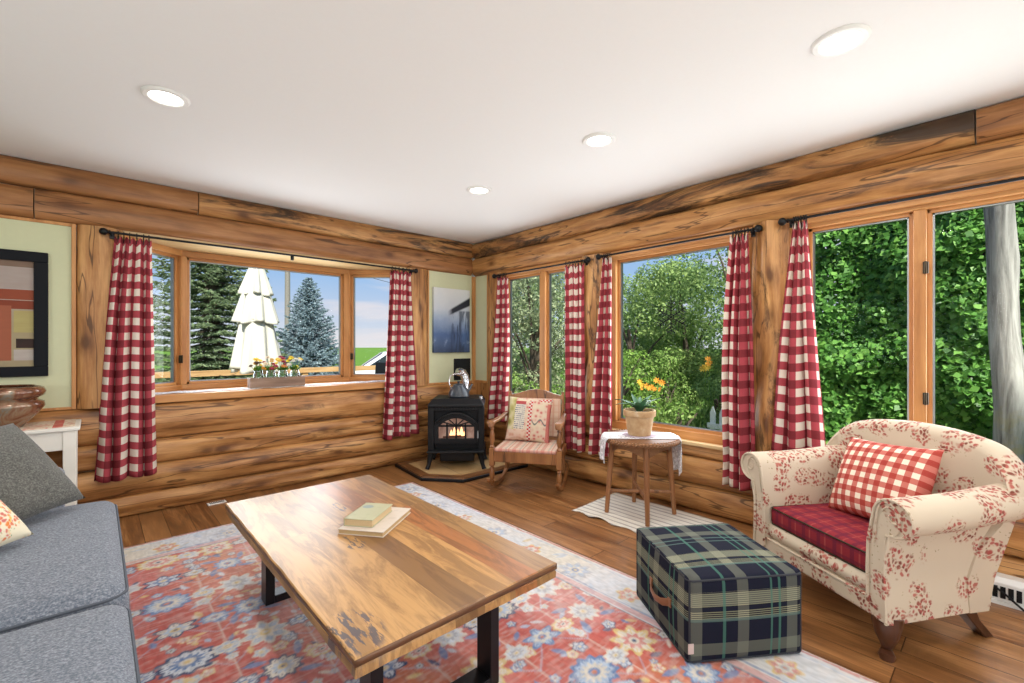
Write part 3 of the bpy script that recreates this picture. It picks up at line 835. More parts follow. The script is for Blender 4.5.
# ------------------------------------------------------------------ big rug (pattern woven per point of its own pile)
def make_rug():
    x0, x1, y0, y1 = -3.52, -1.245, -4.25, -.705
    st = .007; nx = int((x1-x0)/st); ny = int((y1-y0)/st)
    X, Y = np.meshgrid(np.linspace(x0, x1, nx), np.linspace(y0, y1, ny))
    rs = np.random.RandomState(3)
    def vnoise(fx, fy, seed):
        r = np.random.RandomState(seed); g = r.rand(64, 64)
        u = (X-x0)*fx; v = (Y-y0)*fy
        i = np.floor(u).astype(int); j = np.floor(v).astype(int); a = u-i; b = v-j
        a = a*a*(3-2*a); b = b*b*(3-2*b); q = lambda p, s: g[p % 64, s % 64]
        return (q(i,j)*(1-a)+q(i+1,j)*a)*(1-b) + (q(i,j+1)*(1-a)+q(i+1,j+1)*a)*b
    CO = dict(red=(.43,.100,.085), rust=(.48,.165,.085), pink=(.52,.215,.20), cream=(.56,.52,.45), pale=(.50,.53,.58), blue=(.13,.20,.36), navy=(.05,.075,.15), sky=(.33,.41,.53), gold=(.56,.42,.18), grey=(.36,.37,.40))
    A = {k: np.array(v) for k, v in CO.items()}
    warp = (vnoise(9,9,1)-.5)*.02
    n1 = vnoise(3,3,2); n2 = vnoise(30,110,4); n3 = vnoise(7,5,5)
    C = A['red'][None,None]*(1-.0*X[...,None])
    C = C + (A['rust']-A['red'])*np.clip((n1-.45)*2.2,0,1)[...,None]
    C = C + (A['pink']-C)*(np.clip((n3-.5)*2,0,1)*.6)[...,None]
    def put(mask, c, k=1.0):
        m = (np.clip(mask,0,1)*k)[...,None]
        nonlocal C
        C = C*(1-m) + np.array(c)*m
    def soft(d, w=.004): return np.clip(.5 - d/w/2, 0, 1)
    def flower(cx, cy, r, n, cols, rot=0.0, sq=1.0, wob=.16):
        dx = X-cx; dy = (Y-cy)*sq
        if r <= 0: return
        rr = np.hypot(dx, dy); th = np.arctan2(dy, dx)+rot
        edge = r*(1 + wob*np.cos(n*th)) + warp*.6
        put(soft(rr-edge*1.0), A[cols[0]])
        put(soft(rr-edge*.80), A[cols[1]])
        put(soft(rr-r*.52*(1+.22*np.cos(n*th+PI))), A[cols[2]])
        put(soft(rr-r*.27), A[cols[3]])
        put(soft(rr-r*.12), A[cols[4]])
        rad = np.abs(np.sin(n*th/2))
        put(soft((rad-.14)*.05)*(rr < edge*.78)*(rr > r*.55), A[cols[0]], .7)
    def line(p, q, w, c, k=.8):
        dx, dy = q[0]-p[0], q[1]-p[1]; L = math.hypot(dx, dy); ux, uy = dx/L, dy/L
        t = (X-p[0])*ux + (Y-p[1])*uy; d = np.abs(-(X-p[0])*uy + (Y-p[1])*ux + warp*.5)
        put(soft(d-w)*((t > 0) & (t < L)), A[c], k)
    def leaf(cx, cy, L, w, ang, c, k=.9):
        t = (X-cx)*math.cos(ang) + (Y-cy)*math.sin(ang); s = -(X-cx)*math.sin(ang) + (Y-cy)*math.cos(ang)
        put(soft(np.abs(s) - w*np.clip(1-(t/L)**2, 0, 1))*(np.abs(t) < L), A[c], k)
    bw = .30
    fx0, fx1, fy0, fy1 = x0+bw, x1-bw, y0+bw, y1-bw
    # field: lattice of vines, rosettes and palmettes
    cols = 6; dx = (fx1-fx0)/cols; dy = dx*.98
    rows = int((fy1-fy0)/dy)+1
    pal = [('navy','cream','sky','gold','navy'), ('cream','pale','grey','cream','gold'), ('blue','sky','cream','blue','rust'), ('gold','cream','pink','cream','navy'), ('navy','pale','blue','cream','gold'), ('cream','sky','cream','gold','cream')]
    for i in range(cols+1):
        line((fx0+i*dx, fy0), (fx0+i*dx, fy1), .0045, 'cream', .55)
    for j in range(rows):
        for i in range(cols):
            cx = fx0 + (i+.5)*dx + rs.uniform(-.012,.012); cy = fy0 + (j+.5)*dy
            p = (fx0+(i+1)*dx, cy+dy/2)
            line((fx0+i*dx, cy-dy/2), (cx, cy), .003, 'sky', .6); line((cx, cy), (fx0+(i+1)*dx, cy-dy/2), .003, 'sky', .6)
            for k in range(6):
                a = rs.uniform(0, 2*PI); q = rs.uniform(.09,.17)
                lx, ly = cx+q*math.cos(a), cy+q*math.sin(a)
                leaf(lx, ly, rs.uniform(.018,.038), rs.uniform(.008,.014), a+rs.uniform(.6,1.6), ('cream','sky','navy','blue','gold','pale')[rs.randint(6)])
            for k in range(4):
                a = rs.uniform(0, 2*PI); q = rs.uniform(.11,.17)
                flower(cx+q*math.cos(a), cy+q*math.sin(a), rs.uniform(.018,.030), 5, pal[rs.randint(6)], rs.uniform(0,6))
            kind = (i+2*j) % 4
            pc = pal[rs.randint(6)]
            if kind == 0: flower(cx, cy, .098, 12, pc, rs.uniform(0,1), 1.25, .10)
            elif kind == 1: flower(cx, cy, .082, 8, pc, 0, 1.0, .2)
            elif kind == 2: flower(cx, cy, .074, 6, pc, PI/6, 1.35, .24)
            else:
                flower(cx, cy, .066, 10, pc, 0, 1.0, .14)
                for a in (PI/4, 3*PI/4, 5*PI/4, 7*PI/4): leaf(cx+.11*math.cos(a), cy+.11*math.sin(a), .045, .016, a+.5, 'blue')
            flower(fx0+i*dx, cy, .055, 8, pal[rs.randint(6)], 0, 1.5, .12)
    # border
    d = np.minimum(np.minimum(X-x0, x1-X), np.minimum(Y-y0, y1-Y)) + warp*.25
    inb = (d < bw).astype(float)
    base = A['pale'] + (A['cream']-A['pale'])*np.clip((n1-.3)*2,0,1)[...,None]
    C = C*(1-inb[...,None]) + base*inb[...,None]
    for k in range(160):
        s = rs.rand()*4; t = rs.uniform(.07,.26)
        if s < 1: cx, cy = x0+t, rs.uniform(y0,y1)
        elif s < 2: cx, cy = x1-t, rs.uniform(y0,y1)
        elif s < 3: cx, cy = rs.uniform(x0,x1), y1-t
        else: cx, cy = rs.uniform(x0,x1), y0+t
        leaf(cx, cy, rs.uniform(.03,.06), rs.uniform(.008,.016), rs.uniform(0,PI), ('sky','grey','blue','sky','gold','sky')[rs.randint(6)], .65)
    L = [(x0+.165, y) for y in np.arange(y0+.17, y1, .34)] + [(x1-.165, y) for y in np.arange(y0+.17, y1, .34)] + [(x, y1-.165) for x in np.arange(x0+.17, x1, .33)] + [(x, y0+.165) for x in np.arange(x0+.17, x1, .33)]
    for i, (cx, cy) in enumerate(L):
        flower(cx, cy, (.075,.055)[i%2], (8,6)[i%2], (('grey','sky','cream','blue','gold'),('gold','pink','cream','grey','rust'))[i%2], .3, 1.0, .2)
    put((d < .020)*(d > .006), A['red'], .75)
    put((d < .048)*(d > .034), A['sky'], .5)
    put((np.abs(d-.275) < .018), A['pink'], .6); put((np.abs(d-.245) < .006), A['blue'], .6); put((np.abs(d-.300) < .005), A['navy'], .6)
    # worn pile: lighter streaks and threads
    wear = np.clip((n2-.42)*1.6,0,1)*.38 + np.clip((vnoise(2.2,2.2,9)-.40)*2,0,1)*.24
    C = C + (np.array([.60,.53,.49])-C)*wear[...,None]
    C = C*(.86+.28*vnoise(120,45,11))[...,None]
    C = np.clip(C, 0, 1)
    Z = .0105 + .0012*vnoise(70,70,8)
    vs = np.stack([X, Y, Z], -1).reshape(-1,3)
    idx = np.arange(nx*ny).reshape(ny, nx)
    fs = np.stack([idx[:-1,:-1], idx[:-1,1:], idx[1:,1:], idx[1:,:-1]], -1).reshape(-1,4)
    me = bpy.data.meshes.new('area_rug'); me.vertices.add(len(vs)); me.vertices.foreach_set('co', vs.ravel())
    me.loops.add(fs.size); me.loops.foreach_set('vertex_index', fs.ravel().astype(np.int32))
    me.polygons.add(len(fs)); me.polygons.foreach_set('loop_start', np.arange(0, fs.size, 4, dtype=np.int32)); me.polygons.foreach_set('loop_total', np.full(len(fs), 4, np.int32))
    me.update(calc_edges=True)
    ca = me.color_attributes.new('weave', 'FLOAT_COLOR', 'POINT')
    ca.data.foreach_set('color', np.concatenate([C.reshape(-1,3), np.ones((nx*ny,1))], 1).ravel())
    t = NT('woven_rug_wool'); a = t.n('ShaderNodeVertexColor'); a.layer_name = 'weave'
    n = t.noise(t.map(t.coord(), (260,130,1)), 1, 2); t.bump(n, .3, .002)
    t.set(a.outputs[0], .95, 0, .08, sheen=.1); me.materials.append(t.m)
    o = bpy.data.objects.new('area_rug', me); col.objects.link(o)
    m = o.modifiers.new('t','SOLIDIFY'); m.thickness = .009; m.offset = -1
    tag(o, 'large coral red oriental rug with pale blue border under the coffee table', 'rug')
    return o
make_rug()

# ------------------------------------------------------------------ coffee table
def table_mat():
    t = NT('live_edge_table_wood'); co = t.coord()
    s0 = t.sep(co); x = t.math('ADD', t.math('DIVIDE', s0[0], .77), .5)
    far = t.math('GREATER_THAN', s0[1], .12); far2 = t.math('GREATER_THAN', s0[1], -.30)
    A = t.ramp(x, [(0,(.43,.245,.095)),(.215,(.40,.225,.085)),(.41,(.19,.098,.036)),(.555,(.40,.215,.075)),(.73,(.30,.115,.036)),(.86,(.27,.145,.052))], 'CONSTANT')
    B = t.ramp(x, [(0,(.45,.265,.11)),(.215,(.37,.205,.078)),(.41,(.36,.20,.075)),(.555,(.30,.12,.038)),(.73,(.33,.165,.055)),(.86,(.26,.15,.057))], 'CONSTANT')
    c = t.mix(far, A, B); c = t.mix(1.0, c, (1.22,1.20,1.18), 'MULTIPLY')
    off = t.math('MULTIPLY', t.sep(c)[0], 17.0); cc = t.vadd(co, t.comb(off, off, 0))
    g = t.noise(t.map(cc, (15,1.9,4)), 1, 7, .66, 1.3); f = t.noise(t.map(cc, (120,6,30)), 1, 3, .5)
    c = t.mix(t.math('MULTIPLY', t.sm(g,.42,.60), .72), c, t.mix(.72, c, (.10,.042,.014))); c = t.mix(t.math('MULTIPLY', t.sm(f,.45,.75), .28), c, (.20,.095,.035))
    # dark burl inclusions at three places on the boards
    s = t.sep(co); wob = t.noise(t.map(co,(70,13,1),(0,0,0),(0,0,R(-14))), 1, 3, .6)
    for (bx, by, rx, ry) in ((-.335,-.66,.085,.125),(-.10,-.10,.045,.085),(.03,.33,.040,.085)):
        dx = t.math('DIVIDE', t.math('SUBTRACT', s[0], bx), rx); dy = t.math('DIVIDE', t.math('SUBTRACT', s[1], by), ry)
        d = t.math('SQRT', t.math('ADD', t.math('MULTIPLY', dx, dx), t.math('MULTIPLY', dy, dy)))
        k = t.math('MULTIPLY', t.sm(wob, .50, .56), t.sm(d, .75, 1.05, 1, 0))
        c = t.mix(t.math('MULTIPLY', k, .85), c, (.055,.055,.075))
    t.bump(g, .08, .002)
    return t.set(c, .38, 0, .42, .12, .25)
M['table'] = table_mat()
M['table_edge'] = wood('live_edge', (.20,.090,.032), (.12,.050,.018), (.05,.020,.008), 'X', .4, .5, True, 1.5, .3)
TX0, TX1, TY0, TY1 = -2.855, -2.092, -3.20, -1.655
ct = thing('coffee_table', 'long plank coffee table with black steel U legs on the coral rug', 'table', ((TX0+TX1)/2,(TY0+TY1)/2,.012))
hx, hy = (TX1-TX0)/2, (TY1-TY0)/2
b = MB()
def edge_pts(z, inset, seed):
    pts = []
    n = 40
    for i in range(n): pts.append((lerp(-hx,hx,i/n), -hy))
    for i in range(2*n): pts.append((hx, lerp(-hy,hy,i/(2*n))))
    for i in range(n): pts.append((lerp(hx,-hx,i/n), hy))
    for i in range(2*n): pts.append((-hx, lerp(hy,-hy,i/(2*n))))
    out = []
    for x, y in pts:
        k = inset + .003*nz(x*9+seed, y*9, z*3)
        out.append((x*(1-k/hx), y*(1-k/hy), z))
    return out
lay = [edge_pts(.428, .004, 1), edge_pts(.425, 0, 1), edge_pts(.405, .002, 2), edge_pts(.399, .006, 2), edge_pts(.396, .004, 3), edge_pts(.374, .003, 4), edge_pts(.370, .008, 4)]
n = len(lay[0]); vs = [p for l in lay for p in l]; fs = []
for i in range(len(lay)-1):
    for k in range(n): fs.append((i*n+k, i*n+(k+1)%n, (i+1)*n+(k+1)%n, (i+1)*n+k))
fs.append(tuple(range(n))); fs.append(tuple((len(lay)-1)*n+k for k in range(n))[::-1])
b.add(vs, fs); b.build('tabletop', M['table'], ct, smooth=30)
b = MB(); n2 = n
b.add([ (p[0]*1.0015, p[1]*1.001, p[2]-.0005) for p in lay[1]+lay[2]], [(k, (k+1)%n, n+(k+1)%n, n+k) for k in range(n)])
b.build('live_edge_band', M['table_edge'], ct, smooth=30, solid=.001)
for y in (.50,-.60):
    l = MB()
    l.span(-.275,-.235,y-.04,y+.04,0,.37); l.span(.175,.215,y-.04,y+.04,0,.37)
    l.span(-.235,.175,y-.04,y+.04,0,.035); l.span(-.235,.175,y-.04,y+.04,.355,.37)
    l.build('leg', M['steel_black'], ct, smooth=0, bevel=.003)
TT = .012+.428
# books
def book(name, w, h, t, cover, loc, rz, label, page=(.62,.52,.38)):
    k = thing(name, label, 'book', loc, rz)
    c = MB(); c.span(-w/2,w/2,-h/2,h/2,0,.003); c.span(-w/2,w/2,-h/2,h/2,t-.003,t); c.span(-w/2,-w/2+.004,-h/2,h/2,0,t)
    c.build('cover', cover, k, smooth=0, bevel=.001)
    MB().span(-w/2+.004,w/2-.004,-h/2+.003,h/2-.003,.003,t-.003).build('pages', plain('book_pages', page, .9, var=.15, scale=300), k, smooth=0)
    return k
def cover_mat(name, base, blob, bl, sz):
    t = NT(name); s = t.sep(t.coord()); n = t.noise(t.coord(), 30, 3)
    dx = t.math('DIVIDE', t.math('SUBTRACT', s[0], bl[0]), sz); dy = t.math('DIVIDE', t.math('SUBTRACT', s[1], bl[1]), sz*.8)
    d = t.math('SQRT', t.math('ADD', t.math('MULTIPLY', dx, dx), t.math('MULTIPLY', dy, dy)))
    c = t.mix(t.math('MULTIPLY', t.sm(d, .8, 1.05, 1, 0), .8), base, blob)
    c = t.mix(t.math('MULTIPLY', t.sm(n, .55, .7), .3), c, tuple(x*.7 for x in base))
    return t.set(c, .5, 0, .4)
book('book', .205, .285, .022, cover_mat('cream_cover', (.58,.50,.42), (.60,.54,.46), (0,0), .04), (-2.41,-2.405,TT), R(-53), 'flat wide cream book, lower of the two on the coffee table', (.48,.33,.16))
book('book', .132, .200, .032, cover_mat('yellow_green_cover', (.40,.385,.24), (.22,.28,.28), (-.03,.05), .028), (-2.435,-2.385,TT+.022), R(-52), 'thick paperback with yellow green cover, lying on the wider book', (.55,.40,.22))

# ------------------------------------------------------------------ floor register, heater, cable
vt = thing('floor_register', 'small white floor register near the bay wall', 'vent', (-2.635,-.125,.0), R(2))
MB().span(-.062,.062,-.03,.03,0,.006).build('plate', M['white_metal'], vt, smooth=0, bevel=.002)
g = MB()
for i in range(9): g.span(-.046+i*.011,-.040+i*.011,-.020,.020,.006,.0075)
g.build('slots', plain('vent_dark', (.10,.10,.10), .6), vt, smooth=0)
hb = thing('baseboard_heater', 'white baseboard heater with dark grille on the log wall beside the armchair', 'heater', (0,0,0), ROT_R)
MB().prism([(-.155,.015),(-.155,.10),(-.135,.122),(-.072,.122),(-.072,.015)], 4.10, 5.4, 'yz').build('casing', M['white_metal'], hb, smooth=0, bevel=.004)
g = MB()
for i in range(48): g.span(4.13+i*.026,4.148+i*.026,-.158,-.153,.03,.085)
g.build('grille', M['black'], hb, smooth=0)
MB().span(4.10,5.4,-.165,-.072,.0,.015).build('foot_rail', M['white_metal'], hb, smooth=0)
tag(MB().tube([(-.12,-4.14,.128),(-.15,-4.19,.126),(-.162,-4.24,.10),(-.17,-4.30,.06),(-.185,-4.36,.012),(-.22,-4.46,.008)], .005, 8).build('cable', M['black']), 'black cord trailing over the white baseboard heater', 'cable')

# ------------------------------------------------------------------ hearth pad, stove, kettle
hp = thing('hearth_pad', 'raised hearth pad of tan tiles with dark wooden border in the corner', 'hearth', (0,0,0))
hpoly = [(-.085,-.085),(-1.085,-.085),(-1.150,-.700),(-.900,-1.010),(-.085,-1.010)]
def inset(p, d):
    c = Vector((sum(q[0] for q in p)/len(p), sum(q[1] for q in p)/len(p)))
    out = []; n = len(p)
    for i in range(n):
        a, b_, c_ = Vector(p[i-1]), Vector(p[i]), Vector(p[(i+1)%n])
        n1 = Vector((-(b_-a).y, (b_-a).x)).normalized(); n2 = Vector((-(c_-b_).y, (c_-b_).x)).normalized()
        if n1.dot(c-a) < 0: n1 = -n1
        if n2.dot(c-b_) < 0: n2 = -n2
        m = (n1+n2).normalized(); out.append(tuple(b_ + m*d/max(.3, m.dot(n1))))
    return out
MB().prism(hpoly, 0, .028, 'xy').build('base', M['black'], hp, smooth=0, bevel=.006)
inn = inset(hpoly, .012); inn2 = inset(hpoly, .10)
n = len(inn); vs = [(x,y,.028) for x,y in inn]+[(x,y,.040) for x,y in inset(hpoly,.016)]+[(x,y,.040) for x,y in inn2]+[(x,y,.030) for x,y in inn2]
MB().add(vs, [(i+k*n,(i+1)%n+k*n,(i+1)%n+(k+1)*n,i+(k+1)*n) for k in range(3) for i in range(n)]).build('wooden_border', wood('hearth_border', (.20,.085,.03),(.12,.048,.018),(.06,.024,.010),'X',.35,.3,False), hp, smooth=0)
def tile_mat():
    t = NT('tan_slate_tile'); co = t.coord(); m = t.map(co,(1,1,1),(.1,.05,0),(0,0,R(8)))
    br = t.n('ShaderNodeTexBrick', offset=0.0); t.L(m, br.inputs['Vector'])
    for k, v in (('Scale',1),('Mortar Size',.004),('Brick Width',.30),('Row Height',.30)): br.inputs[k].default_value = v
    br.inputs['Color1'].default_value = (.42,.255,.10,1); br.inputs['Color2'].default_value = (.52,.36,.18,1); br.inputs['Mortar'].default_value = (.22,.15,.08,1)
    n = t.noise(co, 6, 5, .6); c = t.mix(t.math('MULTIPLY', n, .6), br.outputs['Color'], (.30,.17,.07)); return t.set(c, .45, 0, .4)
MB().prism(inn2, .026, .037, 'xy').build('tiles', tile_mat(), hp, smooth=0)

SF = Vector((-.660,-.751,0))                       # the way the stove faces
srz = math.atan2(SF.x, -SF.y)
st = thing('pellet_stove', 'black cast iron stove with arched glass door on the hearth pad', 'stove', (-.745+.66*.22,-.675+.751*.22,.037), srz)
K = M['black']
b = MB(); b.prism([(-.245,.17),(.245,.17),(.245,.59),(-.245,.59)], -.16, .22, 'xz'); b.build('body', K, st, smooth=0, bevel=.012)
b = MB(); b.add([(-.272,-.235,.595),(.272,-.235,.595),(.272,.24,.595),(-.272,.24,.595),(-.272,-.235,.622),(.272,-.235,.622),(.272,.24,.622),(-.272,.24,.622),(-.235,-.16,.672),(.235,-.16,.672),(.235,.24,.672),(-.235,.24,.672)],
    [(0,3,2,1),(0,1,5,4),(1,2,6,5),(2,3,7,6),(3,0,4,7),(4,5,9,8),(5,6,10,9),(6,7,11,10),(7,4,8,11),(8,9,10,11)]); b.build('hood_top', K, st, smooth=0, bevel=.008)
b = MB()
for s in (-1,1): b.span(s*.245-.03,s*.245+.03,-.215,-.15,.17,.60)
b.span(-.245,.245,-.21,-.155,.555,.60); b.build('front_frame', K, st, smooth=0, bevel=.008)
b = MB()
for i in range(14): b.span(-.20+i*.0295,-.186+i*.0295,-.214,-.205,.566,.590)
b.build('vent_louvres', M['steel_black'], st, smooth=0)
# door with arched opening: frame built as ring between outer and inner arch
def arch(w, z0, z1, rise, n=16):
    p = [(-w,z0),(w,z0)]
    for i in range(n+1):
        a = lerp(1, -1, i/n); p.append((w*a, z1 + rise*(1-a*a)))
    return p
def ring_prism(mb, outer, inner, y0, y1):
    n = len(outer)
    vs = [(x,y0,z) for x,z in outer]+[(x,y0,z) for x,z in inner]+[(x,y1,z) for x,z in outer]+[(x,y1,z) for x,z in inner]
    fs = []
    for i in range(n):
        j = (i+1)%n
        fs += [(i,j,n+j,n+i),(2*n+i,3*n+i,3*n+j,2*n+j),(i,2*n+i,2*n+j,j),(n+i,n+j,3*n+j,3*n+i)]
    return mb.add(vs, fs)
dr = MB(); ring_prism(dr, arch(.215,.235,.44,.105), arch(.175,.285,.40,.085), -.205, -.150)
door = dr.build('door', K, st, smooth=0, bevel=.005)
b = MB(); b.tube([(x,-.208,z) for x, z in arch(.205,.50,.435,.10)[2:]], .010, 8); b.build('arch_moulding', M['steel_black'], door)
b = MB()
for x in (-.09,0,.09): b.span(x-.008,x+.008,-.195,-.165,.285,.44)
b.span(-.175,.175,-.195,-.165,.400,.416)
for a in (-60,-30,0,30,60): b.tube([(0,-.185,.408),(.17*math.sin(R(a)),-.185,.408+.085*math.cos(R(a)))], .006, 6)
b.build('door_grille', K, door, smooth=0)
def fireglass():
    t = NT('warm_stove_glass'); s = t.sep(t.coord()); n = t.noise(t.map(t.coord(),(16,1,9)), 1, 4, .6, .5)
    glow = t.ramp(n, [(.25,(.20,.09,.06)),(.5,(.50,.27,.19)),(.75,(.80,.55,.42))])
    t.L(glow, t.b.inputs['Emission Color']); t.b.inputs['Emission Strength'].default_value = .42   # the fire seen through the panes
    return t.set((.10,.07,.06), .12, 0, .6)
MB().prism(arch(.178,.283,.40,.086), -.168, -.163, 'xz').build('glass', fireglass(), st, smooth=0)
M['flame'] = emit('flame', (1.0,.50,.22), 2.2)
f = MB()
for x, h, w_ in ((-.05,.075,.020),(-.02,.10,.024),(.015,.085,.022),(.05,.11,.024),(.08,.06,.018)):
    f.lathe([(.002,0),(w_,.015),(w_*.8,h*.4),(w_*.35,h*.75),(.001,h)], (x,-.172,.295), 10, sy=.3)
f.build('flames', M['flame'], st)
lg = MB()
for x, z in ((-.07,.296),(.04,.297),(-.01,.305)): lg.tube([(x-.06,-.174,z),(x+.06,-.175,z+.004)], .009, 8)
lg.build('embers', plain('ember', (.10,.035,.02), .9), st)
b = MB(); b.prism([(-.275,.160),(.275,.160),(.275,.180),(-.275,.180)], -.285, .20, 'xz'); b.build('ash_lip', K, st, smooth=0, bevel=.008)
b = MB(); b.span(-.17,.17,-.13,.18,.045,.165); b.build('pedestal', M['steel_black'], st, smooth=0, bevel=.01)
for sx in (-1,1):
    for sy in (-1,1):
        y = -.22 if sy < 0 else .16
        MB().tube([(sx*.235,y,.165),(sx*.250,y-.006*1,.11),(sx*.258,y-.012,.05),(sx*.272,y-.022,.012),(sx*.276,y-.026,.0)], [.034,.028,.020,.020,.024], 10).build('leg', K, st)
MB().tube([(.215,-.215,.36),(.215,-.245,.36),(.215,-.25,.30)], .007, 8).build('handle', M['grey_metal'], st)
b = MB(); b.tube([(.235,-.10,.665),(.235,-.10,.69)], .016, 12); b.build('hopper_latch', M['galv'], st)
b = MB()
b.tube([(.05,.30,.30),(.05,.30,.80),(.045,.30,.86),(.02,.31,.90),(.0,.335,.905),(-.03,.38,.905)], .045, 16); 
for z in (.55,.72,.84): b.ring((.05,.30,z), .047, .006, 'z', 20, 6)
b.build('flue_pipe', M['galv'], st)
# black wall plate
wp = MB().span(-.305,-.07,-.024,-.012,.835,1.085).build('flue_plate', M['black'], smooth=0, bevel=.004); tag(wp, 'square black flue plate on the sage panel behind the kettle', 'wall plate')
kt = thing('kettle', 'dark enamel kettle with raised wire handle on top of the stove', 'kettle', (-.60,-.52,.7095), srz+.5)
kt.scale = (1.16,1.16,1.16)
MB().lathe([(.001,0),(.082,0),(.090,.012),(.086,.045),(.066,.085),(.050,.098),(.048,.104)], n=32).build('body', plain('blue_black_enamel', (.03,.038,.05), .3, 0, .6), kt)
MB().lathe([(.050,.102),(.048,.108),(.030,.116),(.010,.118),(.010,.128),(.014,.134),(.008,.142),(.001,.143)], n=24).build('lid', plain('kettle_lid', (.03,.038,.05), .3, 0, .6), kt)
MB().tube([(.075,0,.04),(.105,0,.065),(.122,0,.098),(.132,0,.108)], [.016,.013,.010,.009], 10).build('spout', plain('kettle_spout', (.03,.038,.05), .3, 0, .6), kt)
h = MB(); h.tube([(-.072,0,.075),(-.092,0,.13),(-.080,0,.19),(0,0,.205),(.080,0,.19),(.092,0,.13),(.072,0,.075)], .0045, 8); h.tube([(-.05,0,.203),(.05,0,.203)], .010, 10); h.build('handle', M['galv'], kt)
# ------------------------------------------------------------------ rocking chair
RC = wood('rocker_wood', (.33,.145,.048), (.25,.098,.030), (.15,.055,.017), 'Z', .38, .15, False, 1, .2)
rc = thing('rocking_chair', 'turned wooden rocking chair by the window, with striped seat pad', 'rocking chair', (-.505,-1.464,0), R(-56))
def rock_z(y):            # height of the rocker's upper edge
    return .020 + .16*(y/.5)**2 if abs(y) < .6 else .2
for s in (-1,1):
    b = MB(); pts = [(s*.285, lerp(-.36,.40,i/20)) for i in range(21)]
    vs = []
    for x, y in pts:
        z = .13*(abs(y-.02)/.40)**2
        h = .036 if -.34 < y < .38 else .022
        vs += [(x-.014,y,z),(x+.014,y,z),(x+.014,y,z+h),(x-.014,y,z+h)]
    fs = [(i*4+j,i*4+(j+1)%4,(i+1)*4+(j+1)%4,(i+1)*4+j) for i in range(20) for j in range(4)]+[(0,1,2,3),(83,82,81,80)]
    b.add(vs, fs); b.build('rocker', RC, rc, smooth=30, bevel=.004)
    # turned front leg and arm post, one turned piece up to the arm
    pr = [(.012,.055),(.017,.075),(.022,.088),(.014,.100),(.018,.112),(.023,.140),(.019,.175),(.014,.192),(.022,.200),(.014,.210),(.019,.222)]
    MB().lathe(pr, (s*.285,-.235,0), 14).build('leg', RC, rc)
    b = MB(); b.box((s*.285,-.235,.295),(.044,.044,.15)); b.build('leg_block', RC, rc, smooth=0, bevel=.005)
    pr = [(.018,.37),(.022,.380),(.012,.395),(.016,.41),(.022,.445),(.019,.490),(.012,.520),(.019,.530),(.012,.542),(.016,.575)]
    MB().lathe(pr, (s*.285,-.235,0), 14).build('arm_post', RC, rc)
    b = MB(); b.tube([(s*.265,.20,.085),(s*.262,.20,.30),(s*.255,.235,.55),(s*.25,.285,.80)], [.018,.020,.018,.015], 10, flat=1.1); b.build('leg', RC, rc)
    # arm: flat curved board with a rolled knuckle end
    b = MB(); vs = []
    prof = [(-.285,.022,.545,.030),(-.27,.030,.560,.040),(-.235,.032,.575,.026),(-.12,.028,.572,.022),(.05,.024,.574,.022),(.23,.020,.590,.022)]
    for y, w, z, h in prof:
        x = s*(.285 - .03*max(0,(y+.1)))
        vs += [(x-w,y,z),(x+w,y,z),(x+w,y,z+h),(x-w,y,z+h)]
    m = len(prof); fs = [(i*4+j,i*4+(j+1)%4,(i+1)*4+(j+1)%4,(i+1)*4+j) for i in range(m-1) for j in range(4)]+[(0,1,2,3),tuple(4*(m-1)+k for k in (3,2,1,0))]
    b.add(vs, fs).build('arm', RC, rc, smooth=35, bevel=.008, seg=3)
b = MB(); b.span(-.265,.265,-.252,-.222,.255,.345); b.span(-.26,.26,.195,.215,.27,.345)
for s in (-1,1): b.span(s*.285-.011,s*.285+.011,-.215,.20,.27,.345)
b.build('seat_rail', RC, rc, smooth=0, bevel=.005)
b = MB(); b.tube([(-.265,.20,.17),(.265,.20,.17)], .010, 8); b.build('stretcher', RC, rc)
def tartan_mat(name, base, bands, sc=(1,1,1), kind='Object', rough=.9):
    """woven stripes; bands = (axis, period, centre, halfwidth, colour, strength)"""
    t = NT(name); s = t.sep(t.coord(kind)); c = base
    first = True
    for ax, per, ce_, hw, colr, k in bands:
        x = t.math('SUBTRACT', t.math('FRACT', t.math('DIVIDE', s[ax], per)), ce_/per)
        bnd = t.math('LESS_THAN', t.math('ABSOLUTE', x), hw/per)
        c = t.mix(t.math('MULTIPLY', bnd, k), c, colr)
    n = t.noise(t.map(t.coord(), (500,500,500)), 1, 1); c = t.mix(t.math('MULTIPLY', n, .2), c, tuple(min(1, x*1.5+.02) for x in base) if not isinstance(base, bpy.types.NodeSocket) else (.3,.3,.3))
    t.bump(n, .15, .001)
    return t.set(c, rough, 0, .12)
pad = tartan_mat('striped_seat_pad', (.60,.46,.36), [(0,.12,.03,.016,(.44,.10,.08),.6),(0,.12,.08,.008,(.30,.33,.30),.7),(0,.12,.105,.005,(.40,.06,.05),.6),(1,.06,.02,.010,(.28,.26,.16),.5),(1,.06,.045,.006,(.50,.12,.10),.5)])
b = MB(); b.span(-.262,.262,-.255,.20,.343,.372); b.build('seat', pad, rc, smooth=60, bevel=.012, seg=3)
def crest(u):             # shaped top edge
    a = abs(2*u-1); return .795 + .028*math.cos(a*PI*.95)*(1) + .020*(a > .86)*(a-.86)/.14
b = MB(); N = 30; vs = []
for i in range(N+1):
    u = i/N; x = lerp(-.262,.262,u); y = .268 + .02*(1-(2*u-1)**2)
    zt = crest(u); zb = .735
    vs += [(x,y-.012,zb),(x,y+.012,zb),(x,y+.018,zt),(x,y-.006,zt)]
fs = [(i*4+j,i*4+(j+1)%4,(i+1)*4+(j+1)%4,(i+1)*4+j) for i in range(N) for j in range(4)]+[(0,1,2,3),tuple(4*N+k for k in (3,2,1,0))]
